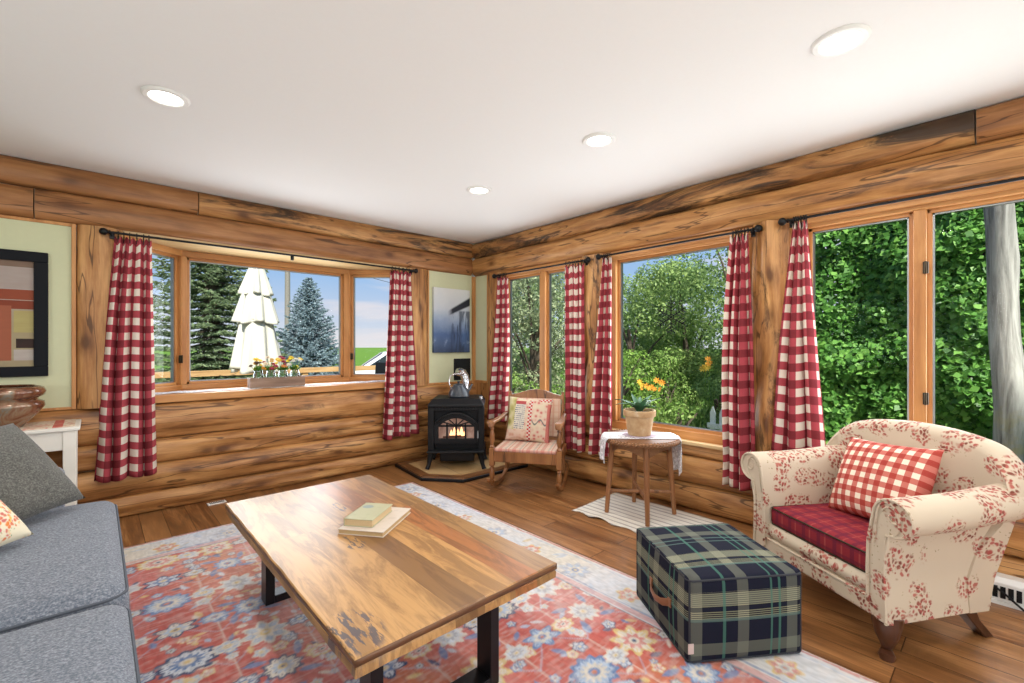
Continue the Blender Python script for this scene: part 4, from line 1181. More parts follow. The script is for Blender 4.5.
b.add(vs, fs).build('crest_rail', RC, rc, smooth=35, bevel=.004)
patch_bg = tartan_mat('back_upholstery', (.62,.46,.34), [(0,.05,.02,.008,(.50,.20,.15),.5),(2,.06,.02,.008,(.55,.30,.22),.4)])
b = MB(); b.prism([(.205,.40),(.232,.40),(.272,.74),(.245,.74)], -.235, .235, 'yz'); b.build('back_panel', patch_bg, rc, smooth=0, bevel=.008)
def patchwork():
    t = NT('patchwork_print'); s = t.sep(t.coord()); co = t.coord()
    def rect(x0,x1,z0,z1):
        return t.math('MULTIPLY', t.math('MULTIPLY', t.math('GREATER_THAN', s[0], x0), t.math('LESS_THAN', s[0], x1)), t.math('MULTIPLY', t.math('GREATER_THAN', s[2], z0), t.math('LESS_THAN', s[2], z1)))
    v = t.voro(co, 26); v2 = t.voro(t.map(co,(1,.2,1)), 15)
    fl_ = t.ramp(v, [(.15,(.50,.13,.12)),(.38,(.60,.42,.33)),(.7,(.62,.52,.38))])
    c = fl_
    ol = t.ramp(v2, [(.2,(.30,.27,.08)),(.5,(.50,.45,.22)),(.8,(.60,.52,.36))])
    c = t.mix(rect(-.3,-.125,-.3,.3), c, ol)
    scr = t.math('LESS_THAN', t.math('FRACT', t.math('MULTIPLY', s[2], 55)), .45)
    lines = t.mix(t.math('MULTIPLY', scr, t.sm(t.noise(t.map(co,(140,1,20)),1,2), .42,.55)), (.60,.55,.46), (.10,.12,.18))
    c = t.mix(rect(-.125,-.03,-.09,.13), c, lines); c = t.mix(rect(-.125,-.03,.13,.16), c, (.40,.08,.08))
    c = t.mix(rect(-.20,.0,-.22,-.10), c, t.ramp(t.voro(co, 30), [(.2,(.55,.30,.22)),(.6,(.62,.45,.35))]))
    ck = t.n('ShaderNodeTexChecker'); t.L(t.map(co,(1,0,1)), ck.inputs[0]); ck.inputs[1].default_value = (.62,.55,.48,1); ck.inputs[2].default_value = (.45,.035,.035,1); ck.inputs['Scale'].default_value = 62
    c = t.mix(rect(.0,.034,-.3,.17), c, ck.outputs[0]); c = t.mix(rect(.10,.24,.165,.24), c, ck.outputs[0])
    wavy = t.math('ABSOLUTE', t.math('SUBTRACT', s[2], t.math('ADD', -.02, t.math('MULTIPLY', t.math('SINE', t.math('MULTIPLY', s[0], 70)), .022))))
    c = t.mix(t.math('MULTIPLY', rect(.034,.25,-.2,.2), t.sm(wavy,.006,.010,1,0)), c, (.16,.17,.16))
    c = t.mix(rect(.165,.25,-.22,.15), c, (.52,.17,.14))
    return t.set(c, .9, 0, .1)
o = pillow_mb(.405,.40,.13,2.6).build('throw_pillow', patchwork(), smooth=180); weld(o)
rm = Matrix.Translation(rc.location) @ Matrix.Rotation(R(-56),4,'Z')
o.matrix_world = rm @ Matrix.Translation((-.035,.105,.562)) @ Matrix.Rotation(R(-14),4,'X') @ Matrix.Rotation(R(3),4,'Y')
tag(o, 'red and cream patchwork pillow propped on the rocking chair', 'pillow')

# ------------------------------------------------------------------ rag rug, wicker side table, lace, plant
def ragrug():
    t = NT('rag_rug_weave'); co = t.coord(); s = t.sep(co)
    n = t.noise(t.map(co,(45,1.2,1)), 1, 3, .6); st_ = t.math('LESS_THAN', t.math('FRACT', t.math('ADD', t.math('MULTIPLY', s[0], 17), t.math('MULTIPLY', n, .8))), .28)
    c = t.mix(t.math('MULTIPLY', st_, .75), (.66,.62,.55), (.30,.27,.25)); c = t.mix(t.sm(n,.55,.7), c, (.55,.53,.50))
    t.bump(t.noise(t.map(co,(120,40,1)),1,2), .5, .004); return t.set(c, .95, 0, .08)
def rr(u, v):
    x = lerp(-.71,-.125,u) ; y = lerp(-2.105,-3.0,v)
    z = .004 + .003*abs(nz(x*9,y*9)) + (.012*math.exp(-((x+.70)/.03)**2)*math.exp(-((y+2.33)/.05)**2))
    x += .018*(u < .001)*math.sin(y*31) ; return (x, y + .02*(v-.5)*math.sin(x*7), z)
o = MB().grid(rr, 44, 60).build('rag_rug', ragrug(), smooth=180, solid=.004); tag(o, 'small cream striped rag rug under the wicker side table', 'rug')
WK = wood('side_table_wood', (.36,.165,.070), (.27,.115,.045), (.17,.07,.026), 'Z', .45, .1, False)
def wicker():
    t = NT('woven_wicker'); co = t.coord()
    w_ = t.n('ShaderNodeTexWave', wave_type='BANDS', bands_direction='Z'); t.L(co, w_.inputs[0]); w_.inputs['Scale'].default_value = 38
    n = t.voro(t.map(co,(60,60,120)), 1); c = t.mix(w_.outputs['Fac'], (.14,.055,.020), (.42,.21,.095)); c = t.mix(t.math('MULTIPLY', n, .4), c, (.16,.07,.028)); t.bump(w_.outputs['Fac'], .6, .004)
    return t.set(c, .5, 0, .35)
WI = wicker()
sx_, sy_ = -.395, -2.492
sd = thing('side_table', 'round wicker side table on the cream rag rug', 'table', (sx_,sy_,.008), R(-2))
MB().lathe([(.001,.532),(.250,.532),(.262,.538),(.268,.548),(.266,.558),(.255,.563),(.001,.563)], n=48).build('tabletop', WI, sd, smooth=50)
bd = MB()
for i in range(72):
    a = 2*PI*i/72; bd.tube([(.262*math.cos(a),.262*math.sin(a),.536),(.272*math.cos(a+.05),.272*math.sin(a+.05),.548),(.262*math.cos(a+.1),.262*math.sin(a+.1),.560)], .010, 6)
bd.build('braided_edge', WI, sd)
b = MB(); N = 64; vs = []
for i in range(N):
    a = 2*PI*i/N; zb = .445 + .055*abs(math.sin(2*a+PI/2))**1.0*0 + .05*(1-abs(math.sin(2*(a-PI/4)+PI/2)))
    zb = .440 + .055*abs(math.cos(2*(a-PI/4)+PI/2))
    for r_, z in ((.196,zb),(.206,zb),(.206,.534),(.196,.534)): vs.append((r_*math.cos(a), r_*math.sin(a), z))
fs = [(i*4+j,i*4+(j+1)%4,((i+1)%N)*4+(j+1)%4,((i+1)%N)*4+j) for i in range(N) for j in range(4)]
b.add(vs, fs).build('apron', WI, sd, smooth=40)
legs = []
for i in range(4):
    a = PI/4 + i*PI/2
    p0 = Vector((.200*math.cos(a), .200*math.sin(a), .535)); p1 = Vector((.243*math.cos(a), .243*math.sin(a), .0))
    MB().tube([p0, p0.lerp(p1,.5), p1], [.021,.019,.015], 12).build('leg', WK, sd); legs.append((p0, p1))
for i in range(2):
    a, c = legs[i], legs[i+2]
    MB().tube([a[0].lerp(a[1],.70), c[0].lerp(c[1],.70)], .0125, 10).build('stretcher', WK, sd)
def lace():
    t = NT('white_lace'); co = t.coord('UV'); v = t.voro(co, 95); v2 = t.voro(co, 26)
    t.set((.80,.80,.82), .9, 0, .1)
    hole = t.math('MULTIPLY', t.sm(v, .30, .42, 0, 1), t.sm(v2, .28, .40, 0, 1))
    tr = t.n('ShaderNodeBsdfTransparent'); mx = t.n('ShaderNodeMixShader'); t.L(t.math('MULTIPLY', hole, .42), mx.inputs[0])
    t.L(t.b.outputs[0], mx.inputs[1]); t.L(tr.outputs[0], mx.inputs[2]); t.L(mx.outputs[0], t.out.inputs[0]); return t.m
LACE = lace()
# lace runner: lies over the top and hangs down on two sides (along direction e)
e = Vector((.676,-.737,0)); q = Vector((.737,.676,0))
def lr(u, v):
    L = lerp(-.44, .53, u); w_ = lerp(-.125, .125, v) * (1 + .0*u)
    edge = math.sqrt(max(.02, .274**2 - (w_*.9)**2))
    flatl = max(-edge, min(edge, L)); drop = abs(L) - edge
    z = .5755
    off = flatl
    fold = 0
    if drop > 0:
        k = min(1, drop/.10); z -= drop*.97
        off = math.copysign(edge + .012*min(1, drop/.02) + .010*k*math.sin(w_*60+L*9), L); w_ = w_*(1-.28*k)
        z -= .010*abs(math.sin(w_*70))*k
    p = Vector((sx_, sy_, 0)) + e*off + q*(w_ + .02*math.sin(L*3))
    return (p.x, p.y, z)
o = MB().grid(lr, 80, 26, lambda u, v: (u*.91, v*.30)).build('lace_runner', LACE, smooth=180, solid=.0015); tag(o, 'white lace runner hanging over both sides of the wicker table', 'table runner')
dm = tartan_mat('crochet_doily', (.42,.36,.42), [(0,.02,.006,.003,(.16,.03,.08),.7),(1,.02,.006,.003,(.6,.55,.58),.6)])
b = MB(); pr = []
N = 60; vs = [(0,0,.003)]
for r_ in (.04,.08,.115):
    for i in range(N):
        a = 2*PI*i/N; k = 1 + (.05*math.sin(a*12) if r_ > .1 else 0); vs.append((r_*k*math.cos(a), r_*k*math.sin(a), .003-.0*r_))
fs = [(0,1+i,1+(i+1)%N) for i in range(N)]+[(1+r*N+i,1+(r+1)*N+i,1+(r+1)*N+(i+1)%N,1+r*N+(i+1)%N) for r in range(2) for i in range(N)]
o = b.add(vs, fs).build('doily', dm, smooth=0, solid=.003, loc=(sx_-.005,sy_+.005,.5765)); tag(o, 'purple and white crochet doily under the flower pot', 'doily')
pp = thing('potted_plant', 'green strap leaved plant in a tan terracotta pot on the side table', 'potted plant', (sx_-.005,sy_+.005,.582))
def terra():
    t = NT('weathered_terracotta'); n = t.noise(t.coord(), 14, 5, .6); z = t.sep(t.coord())[2]
    return t.set(t.ramp(n, [(.35,(.46,.28,.14)),(.55,(.56,.38,.21)),(.7,(.64,.52,.36))]), .8, 0, .2)
MB().lathe([(.001,.0),(.078,.0),(.082,.006),(.102,.135),(.112,.138),(.116,.145),(.116,.178),(.112,.182),(.103,.182),(.100,.150),(.001,.148)], n=40, caps=False).build('pot', terra(), pp, smooth=40)
MB().lathe([(.001,.160),(.06,.165),(.101,.160),(.101,.152),(.001,.152)], n=24, caps=False).build('soil', plain('potting_soil', (.06,.035,.02), .95, var=.4, scale=60, bump=.6), pp)
LF = leafmat('strap_leaf', [(.03,.085,.04),(.05,.13,.06),(.09,.20,.09)], .12, .4)
r = random.Random(5)
for i in range(17):
    a = i*2.4 + r.uniform(-.2,.2); L = r.uniform(.10,.20); lean = r.uniform(.5,1.15); b = MB(); pts = []
    n = 8; vs = []
    for k in range(n+1):
        u = k/n; ang = lean*u*1.15 + .25; rr_ = .015 + L*u*math.sin(ang*.85); z = .160 + L*u*math.cos(ang*.75)*.85
        w_ = .020*math.sin(PI*(.12+.86*u)) ; cx_, cy_ = rr_*math.cos(a), rr_*math.sin(a); px, py = -math.sin(a)*w_, math.cos(a)*w_
        vs += [(cx_-px,cy_-py,z+.004),(cx_,cy_,z-.002),(cx_+px,cy_+py,z+.004)]
    fs = [f for k in range(n) for f in ((k*3,k*3+1,k*3+4,k*3+3),(k*3+1,k*3+2,k*3+5,k*3+4))]
    b.add(vs, fs).build('leaf', LF, pp, smooth=180, recalc=False)

# ------------------------------------------------------------------ plaid pouf
PA, PB, PC, PDD = Vector((-1.415,-3.045,0)), Vector((-1.668,-3.489,0)), Vector((-1.275,-3.765,0)), Vector((-1.03,-3.41,0))
ex = (PC-PB).normalized(); pw_, pd_ = (PC-PB).length, (PA-PB).length
ey = Vector((-ex.y,ex.x,0)); cen = PB + ex*pw_/2 + ey*pd_/2
def plaid():
    t = NT('navy_green_plaid'); s = t.sep(t.coord('UV'))
    base = (.012,.013,.024); P = .40
    def bands(x):
        f = t.math('MULTIPLY', t.math('FRACT', t.math('DIVIDE', x, P)), P)
        wide = stripes(t, f, [(.075,.023),(.265,.023)]); teal = stripes(t, f, [(.187,.006),(.02,.005),(.385,.004)])
        fine = t.math('MULTIPLY', stripes(t, f, [(.265,.028),(.205,.018)]), t.math('LESS_THAN', t.math('FRACT', t.math('MULTIPLY', x, 130)), .45))
        return wide, teal, fine
    wx, tx, fx = bands(s[0]); wy, ty, fy = bands(s[1])
    c = t.mix(t.math('MULTIPLY', t.math('MAXIMUM', wx, 0), .48), base, (.16,.165,.13))
    c = t.mix(t.math('MULTIPLY', fy, .70), c, (.26,.26,.16)); c = t.mix(t.math('MULTIPLY', t.math('MULTIPLY', wx, fy), .5), c, (.40,.38,.24))
    c = t.mix(t.math('MULTIPLY', wy, .35), c, (.22,.23,.17))
    c = t.mix(t.math('MULTIPLY', tx, .65), c, (.06,.16,.12)); c = t.mix(t.math('MULTIPLY', ty, .55), c, (.10,.17,.15))
    n = t.noise(t.map(t.coord(),(400,400,400)), 1, 1); t.bump(n, .2, .001)
    return t.set(c, .9, 0, .08)
po = thing('pouf', 'navy and green plaid pouf with leather side handle on the rug edge', 'ottoman', (cen.x,cen.y,.0125), math.atan2(ex.y,ex.x))
hw, hd, hh = pw_/2, pd_/2, .325
PL = plaid()
b = MB(); bul = .010
def face(fn, uvf): b.grid(fn, 14, 10, uvf)
def bulge(a, c): return bul*(1-(2*a-1)**2)*(1-(2*c-1)**2)
face(lambda u,v: (lerp(-hw,hw,u), -hd-bulge(u,v), lerp(.0,hh,v)), lambda u,v: (u*2*hw+.045, v*hh+.02))
face(lambda u,v: (-hw-bulge(u,v), lerp(hd,-hd,u), lerp(0,hh,v)), lambda u,v: (u*2*hd+.02, v*hh+.02))
face(lambda u,v: (lerp(hw,-hw,u), hd+bulge(u,v), lerp(0,hh,v)), lambda u,v: (u*2*hw, v*hh+.02))
face(lambda u,v: (hw+bulge(u,v), lerp(-hd,hd,u), lerp(0,hh,v)), lambda u,v: (u*2*hd, v*hh+.02))
face(lambda u,v: (lerp(-hw,hw,u), lerp(-hd,hd,v), hh+1.4*bulge(u,v)), lambda u,v: (u*2*hw+.045, v*2*hd+.10))
face(lambda u,v: (lerp(-hw,hw,u), lerp(hd,-hd,v), 0), lambda u,v: (u*2*hw, v*2*hd))
bo = b.build('body', PL, po, smooth=50); weld(bo, .0005)
m = bo.modifiers.new('b','BEVEL'); m.width = .022; m.segments = 4; m.limit_method = 'ANGLE'; m.angle_limit = R(50)
M['pouf_cord'] = plain('pouf_piping', (.02,.022,.03), .8)
for z in (.010, hh-.008):
    pts = []
    for cx_, cy_, a0 in ((hw-.022,hd-.022,0),(-hw+.022,hd-.022,90),(-hw+.022,-hd+.022,180),(hw-.022,-hd+.022,270)):
        for k in range(6): a = R(a0+18*k); pts.append((cx_+.020*math.cos(a), cy_+.020*math.sin(a), z))
    pts.append(pts[0]); MB().tube(pts, .0045, 6).build('piping', M['pouf_cord'], po)
for sx in (-1,1):
    for sy in (-1,1): MB().tube([(sx*(hw-.007),sy*(hd-.007),.012),(sx*(hw-.007),sy*(hd-.007),hh-.01)], .0045, 6).build('piping', M['pouf_cord'], po)
leather = plain('tan_leather', (.22,.085,.035), .5, var=.2)
hy0 = -.035
MB().tube([(-hw-.010,hy0+.085,.165),(-hw-.028,hy0+.05,.150),(-hw-.034,hy0,.142),(-hw-.028,hy0-.05,.150),(-hw-.010,hy0-.085,.165)], .016, 10, flat=.28).build('handle', leather, po)
for q_ in (-.085,.085): MB().box((-hw-.011,hy0+q_,.165),(.006,.026,.034)).build('handle_patch', leather, po, smooth=0, bevel=.002)
MB().box((-hw+.008,-hd-.002,.062),(.022,.003,.038)).build('care_tag', plain('tag_cloth', (.55,.42,.38), .8), po, smooth=0)

# ------------------------------------------------------------------ floral armchair
ARZ = R(-122.5)
AC = thing('armchair', 'cream rose patterned armchair with rolled arms and tartan seat', 'armchair', (-.572,-3.895,0), ARZ)
FC = M['floral_chair']
BOT = .15
def taper(y): return 1 - .06*max(0, (y+.375)/.5)
def arm_prof():
    p = [(.288,.20),(.286,.34),(.290,.46),(.302,.525)]
    c = (.390,.578); r_ = .070
    for i in range(17):
        a = R(165 - i*(262/16)); p.append((c[0]+r_*math.cos(a)*1.10, c[1]+r_*math.sin(a)))
    p += [(.374,.480),(.360,.42),(.357,.32),(.362,.22),(.364,BOT),(.32,BOT),(.288,.175)]
    return p
for s in (-1,1):
    pr = arm_prof(); n = len(pr); b = MB(); vs = []
    ys = [-.382,-.375,-.355,-.30,-.20,-.12,-.04,.04,.11,.15]
    for j, y in enumerate(ys):
        sh = (.975,.99,1,1,1,1,1,1,.99,.97)[j]; dz = .045*max(0,(y+.25)/.45)**1.6
        for x, z in pr:
            k = max(0, min(1, (z-.40)/.15))
            tp = lerp(taper(y), 1-.05*max(0,(y+.375)/.6), k)
            vs.append((s*(.34+(x*tp-.34*1)*sh), y + .12*max(0,min(1,(z-.2)/.4))*(y+.375)/.495, .40+(z-.40)*sh + dz*k))
    fs = [(j*n+i, j*n+(i+1)%n, (j+1)*n+(i+1)%n, (j+1)*n+i) for j in range(len(ys)-1) for i in range(n)]
    fs.append(tuple(range(n))); fs.append(tuple((len(ys)-1)*n+i for i in range(n)))
    arm = b.add(vs, fs).build('arm', FC, AC, smooth=50)
    pts = [(s*(.34+(x-.34)*.975), -.386, .40+(z-.40)*.978) for x, z in pr[:-2]]
    MB().tube(pts, .0062, 6).build('piping', FC, arm)
    pts = [(s*(.345+(x-.345)*.58), -.386, .40+(z-.40)*.925) for x, z in pr[2:-3]]
    MB().tube(pts, .0050, 6).build('piping', FC, arm)
    sw = MB()   # spiral at the heart of the scroll
    sw.tube([(s*(.390+.045*(1-k/16)*math.cos(R(165-k*32))), -.386, .578+.042*(1-k/16)*math.sin(R(165-k*32))) for k in range(15)], .004, 5)
    sw.build('scroll_welt', FC, arm)
def back_rows():
    N = 48; rows = []
    for i in range(N+1):
        u = 2*i/N-1; a = abs(u); xt = u*.437
        zt = .858 - .065*a**2 - .13*a**9
        th = .055
        yo = -.05 - .055*a**2.4
        pr = [(.09,.28),(.115,.40),(.150,min(.56,zt-.18)),(.185+yo*.3,zt-.13)]
        cy_, cz_ = .262+yo, zt-th*1.05
        for k in range(11):
            an = R(172-k*(225/10)); pr.append((cy_+th*1.10*math.cos(an), cz_+th*math.sin(an)))
        pr += [(.285+yo*.7,zt-.17),(.262+yo*.3,.44),(.225,.28),(.215,BOT),(.12,BOT)]
        rows.append([(xt*(.80 + .20*max(0,min(1,(z-.42)/.22))), y-.085+.135*max(0,min(1,(z-.2)/.6)), z) for y, z in pr])
    return rows
rows = back_rows(); n = len(rows[0]); N = len(rows)-1
vs = [p for rw in rows for p in rw]; fs = [(j*n+i, j*n+(i+1)%n, (j+1)*n+(i+1)%n, (j+1)*n+i) for j in range(N) for i in range(n)]
fs.append(tuple(range(n))); fs.append(tuple(N*n+i for i in range(n)))
bk = MB().add(vs, fs).build('backrest', FC, AC, smooth=60)
MB().tube([(rw[11][0], rw[11][1]+.004, rw[11][2]+.004) for rw in rows[1:-1]], .0045, 6).build('piping', FC, bk)
b = MB(); b.prism([(-.33,-.345),(.33,-.345),(.30,.13),(-.30,.13)], BOT, .285, 'xy'); b.build('base', FC, AC, smooth=40, bevel=.012)
b = MB()
b.grid(lambda u,v: (lerp(-.300,.300,u), -.350-.022*math.sin(PI*v)*(1-.3*(2*u-1)**4), lerp(.222,.300,v)), 16, 8)
b.grid(lambda u,v: (lerp(-.300,.300,u), lerp(-.350,-.2,v), .300), 4, 2)
b.build('front_panel', FC, AC, smooth=180)
b = MB(); b.span(-.315,.315,-.374,-.335,BOT,.222); b.build('front_rail', FC, AC, smooth=40, bevel=.010)
MB().tube([(-.30,-.374,.222),(.30,-.374,.222)], .0055, 6).build('piping', FC, AC)
tar = tartan_mat('dark_red_tartan', (.215,.020,.028), [(0,.085,.02,.010,(.10,.012,.030),.75),(0,.085,.055,.004,(.33,.07,.06),.7),(1,.085,.03,.010,(.11,.012,.035),.7),(1,.085,.065,.004,(.31,.06,.05),.6),(2,.05,.02,.006,(.10,.012,.03),.6)])
sc = rbox(-.282,.282,-.352,.09,.296,.388,'seat_cushion',tar,AC,.018,crown=.014)
edge_cord(-.282,.282,-.354,.09,.382,.004,'piping',M['bronze'],AC,None,.02).parent = sc
edge_cord(-.282,.282,-.354,.09,.302,.004,'piping',M['bronze'],AC,None,.02).parent = sc
DW = wood('dark_leg_wood', (.085,.030,.014), (.055,.019,.009), (.03,.010,.005), 'Z', .3, 0, False, 1, .3)
for s in (-1,1):
    MB().tube([(s*.318,-.325,.165),(s*.320,-.330,.130),(s*.332,-.343,.095),(s*.328,-.338,.058),(s*.318,-.330,.032),(s*.332,-.345,.014),(s*.332,-.345,.0)], [.052,.050,.040,.024,.018,.029,.024], 16).build('leg', DW, AC)
    MB().prism([(.05,.16),(.125,.16),(.160,.08),(.235,.0),(.190,.0),(.115,.08)], s*.272-.024, s*.275+.024, 'yz').build('leg', DW, AC, smooth=0, bevel=.004)
am = Matrix.Translation(AC.location) @ Matrix.Rotation(ARZ,4,'Z')
o = pillow_mb(.44,.40,.17,2.3).build('throw_pillow', M['gingham_pale'], smooth=180); weld(o)
o.matrix_world = am @ Matrix.Translation((.0,.01,.582)) @ Matrix.Rotation(R(-26),4,'X') @ Matrix.Rotation(R(-4),4,'Y')
tag(o, 'red gingham checked pillow on the floral armchair', 'pillow')

# ------------------------------------------------------------------ snowflake ornament hanging in the window
M['ornament'] = plain('matt_black_wire', (.006,.006,.006), .8, 0, .1)
sn = thing('snowflake_ornament', 'dark metal snowflake ornament hanging in the large window', 'ornament', (-.025,-2.535,1.455), ROT_R)
b = MB(); Rn = .135
for i in range(6):
    a = PI/2 + i*PI/3; d = Vector((math.cos(a),0,math.sin(a)))
    b.tube([d*0, d*Rn], .0040, 6)
    for k, L in ((.35,.035),(.55,.042),(.76,.034)):
        for s in (-1,1):
            dd = Vector((math.cos(a+s*PI/3),0,math.sin(a+s*PI/3))); b.tube([d*Rn*k, d*Rn*k+dd*L*1.15], .0036, 6)
b.ring((0,0,0), .022, .0030, 'y', 18, 6); b.build('flake', M['ornament'], sn)
MB().tube([(0,0,.135),(0,0,.485)], .0012, 5).build('string', M['ornament'], sn)

# ------------------------------------------------------------------ bay seat: cloth, planter tray, flower jars
def cl(u, v):
    x = lerp(-3.02,-1.02,u); y = lerp(.035,.20,v) + .012*math.sin(x*19)*(v < .1) + .006*math.sin(x*41)*(v < .1)
    return (x, y, .8655 + .0015*math.sin(x*30+v*5))
o = MB().grid(cl, 120, 8, lambda u, v: (u*2, v*.2)).build('window_seat_cloth', LACE, smooth=180, solid=.002); tag(o, 'narrow white lace cloth along the bay window seat', 'table runner')
pt = thing('planter_tray', 'weathered wooden tray of flower jars on the bay window seat', 'tray', (-2.135,.115,.868))
b = MB(); GW = wood('grey_tray_wood', (.36,.26,.20), (.26,.17,.12), (.16,.10,.07), 'X', .7, .3, False)
b.span(-.225,.225,-.050,-.040,0,.085); b.span(-.225,.225,.040,.050,0,.085); b.span(-.225,-.215,-.04,.04,0,.085); b.span(.215,.225,-.04,.04,0,.085); b.span(-.215,.215,-.04,.04,0,.010)
b.build('box', GW, pt, smooth=0, bevel=.002)
FCOL = [((.75,.52,.03),(.62,.28,.02),(.10,.05,.02)), ((.30,.02,.04),(.70,.60,.45),(.55,.30,.05)), ((.28,.015,.05),(.72,.50,.05),(.65,.25,.06)), ((.75,.66,.04),(.70,.52,.03),(.70,.68,.60))]
GST = leafmat('stem_green', [(.05,.14,.02),(.10,.24,.04),(.16,.30,.06)], .15)
for i, x in enumerate((-.150,-.050,.050,.150)):
    j = thing('flower_jar', ('glass jar of golden and dark flowers, first in the tray from the umbrella side','glass jar of maroon and cream flowers, second in the tray from the umbrella side','glass jar of dark red and gold flowers, third in the tray from the umbrella side','glass jar of bright yellow and white flowers, fourth in the tray, nearest the blue spruce')[i], 'flower jar', (-2.135+x,.115,.8785), group='flower jars in the window tray')
    MB().lathe([(.001,.0),(.034,.0),(.037,.005),(.037,.105),(.031,.118),(.031,.136),(.034,.138)], n=20, caps=False).build('jar', M['jar_glass'], j, solid=.002)
    MB().lathe([(.001,.003),(.033,.003),(.034,.006),(.034,.07),(.001,.07)], n=16, caps=False).build('water', glass_mat('water', (.80,.84,.82), .6), j)
    rg = random.Random(30+i)
    sb = MB(); heads = []
    for k in range(14):
        a = rg.uniform(0,2*PI); q_ = rg.uniform(.012,.066); h_ = rg.uniform(.150,.255)
        p = Vector((q_*math.cos(a), q_*.8*math.sin(a), h_)); heads.append(p)
        sb.tube([(p.x*.1,p.y*.1,.01),(p.x*.35,p.y*.35,.12),p], .0018, 5)
        for m_ in range(3):
            b0 = Vector((p.x*.5,p.y*.5,.13)); d = Vector((rg.uniform(-1,1),rg.uniform(-1,1),rg.uniform(.3,1.2))).normalized(); sdv = d.cross(Vector((0,0,1))).normalized()*.009
            sb.add([b0, b0+d*.025+sdv, b0+d*.06, b0+d*.025-sdv], [(0,1,2,3)])
    sb.build('stems', GST, j, smooth=0, recalc=False)
    for k, p in enumerate(heads):
        c = FCOL[i][k % 3]; fb = MB(); npet = 9; R0 = rg.uniform(.020,.032); tilt = Vector((p.x*5, -.5+p.y*5, .8)).normalized()
        Mx = Matrix.Translation(p) @ tilt.to_track_quat('Z','Y').to_matrix().to_4x4()
        for ly, (rs_, dz) in enumerate(((1,0),(.7,.004))):
            for m_ in range(npet):
                a = 2*PI*(m_+.5*ly)/npet; w_ = .32
                fb.add([(0,0,dz),(R0*.6*rs_*math.cos(a-w_),R0*.6*rs_*math.sin(a-w_),dz+.003),(R0*rs_*math.cos(a),R0*rs_*math.sin(a),dz+.001),(R0*.6*rs_*math.cos(a+w_),R0*.6*rs_*math.sin(a+w_),dz+.003)], [(0,1,2,3)], None, Mx)
        fb.lathe([(.005,.002),(.005,.006),(.001,.009)], n=8, M=Mx)
        mk = 'petal_%d_%d' % (i, k % 3)
        if mk not in M: M[mk] = plain('flower_petals', c, .7, var=.25, scale=90)
        fb.build('flower', M[mk], j, smooth=0, recalc=False)
# ------------------------------------------------------------------ outdoors
GZ = -.38
def grass_mat():
    t = NT('lawn'); co = t.coord(); n = t.noise(co, 1.2, 5, .6); n2 = t.noise(co, 40, 3, .6)
    c = t.ramp(n, [(.3,(.085,.17,.027)),(.55,(.13,.25,.04)),(.75,(.19,.31,.06))]); c = t.mix(t.math('MULTIPLY', n2, .4), c, (.08,.15,.025)); t.bump(n2, .8, .03)
    return t.set(c, .95, 0, .05)
b = MB(); b.grid(lambda u, v: (lerp(-220,260,u), lerp(-60,420,v), GZ + .0*u), 8, 8)
tag(b.build('lawn', grass_mat(), smooth=0), 'green lawn and field outside the bay window', 'lawn', kind='structure')

def mesh_np(name, vs, fs, mat, parent=None):
    """vs (N,3), fs (M,4) arrays -> one mesh object"""
    me = bpy.data.meshes.new(name); me.vertices.add(len(vs)); me.vertices.foreach_set('co', np.asarray(vs, dtype=np.float32).ravel())
    k = fs.shape[1]
    me.loops.add(fs.size); me.loops.foreach_set('vertex_index', fs.ravel().astype(np.int32))
    me.polygons.add(len(fs)); me.polygons.foreach_set('loop_start', np.arange(0, fs.size, k, dtype=np.int32)); me.polygons.foreach_set('loop_total', np.full(len(fs), k, np.int32))
    me.update(calc_edges=True); me.materials.append(mat)
    o = bpy.data.objects.new(name, me); col.objects.link(o)
    if parent: o.parent = parent
    return o
def unit(a): return a/np.maximum(1e-9, np.linalg.norm(a, axis=1, keepdims=True))
def leaves(name, P, Nn, size, mat, parent, rs, asp=.55, jit=.6, fold=.18):
    """a leaf blade (4 corners, folded along its midrib) at every point P, facing Nn"""
    n = len(P); Nn = unit(Nn + rs.normal(0, jit, (n,3)))
    d = unit(np.cross(Nn, rs.normal(0,1,(n,3)))); d[:,2] -= .35; d = unit(d - Nn*np.sum(d*Nn,1,keepdims=True)); s = np.cross(Nn, d)
    L = (size*rs.uniform(.6,1.25,(n,1)))
    a = P - d*L*.5; t = P + d*L*.5; m = P - d*L*.08
    l = m + s*L*asp*.5 + Nn*L*fold; r = m - s*L*asp*.5 + Nn*L*fold
    V = np.stack([a, l, t, r], 1).reshape(-1,3)
    return mesh_np(name, V, np.arange(4*n).reshape(n,4), mat, parent)
def blob_points(rs, centers, radii, per, squash=.8):
    P = []; Nn = []
    for c, r in zip(centers, radii):
        k = int(per*(r**2)); v = unit(rs.normal(0,1,(k,3))); q = rs.uniform(.55,1.05,(k,1))**.6
        P.append(np.array(c) + v*q*r*np.array([1,1,squash])); Nn.append(v + np.array([0,0,.45]))
    return np.concatenate(P), np.concatenate(Nn)
BARK = plain('bark', (.10,.075,.055), .95, var=.45, scale=30, bump=.7)
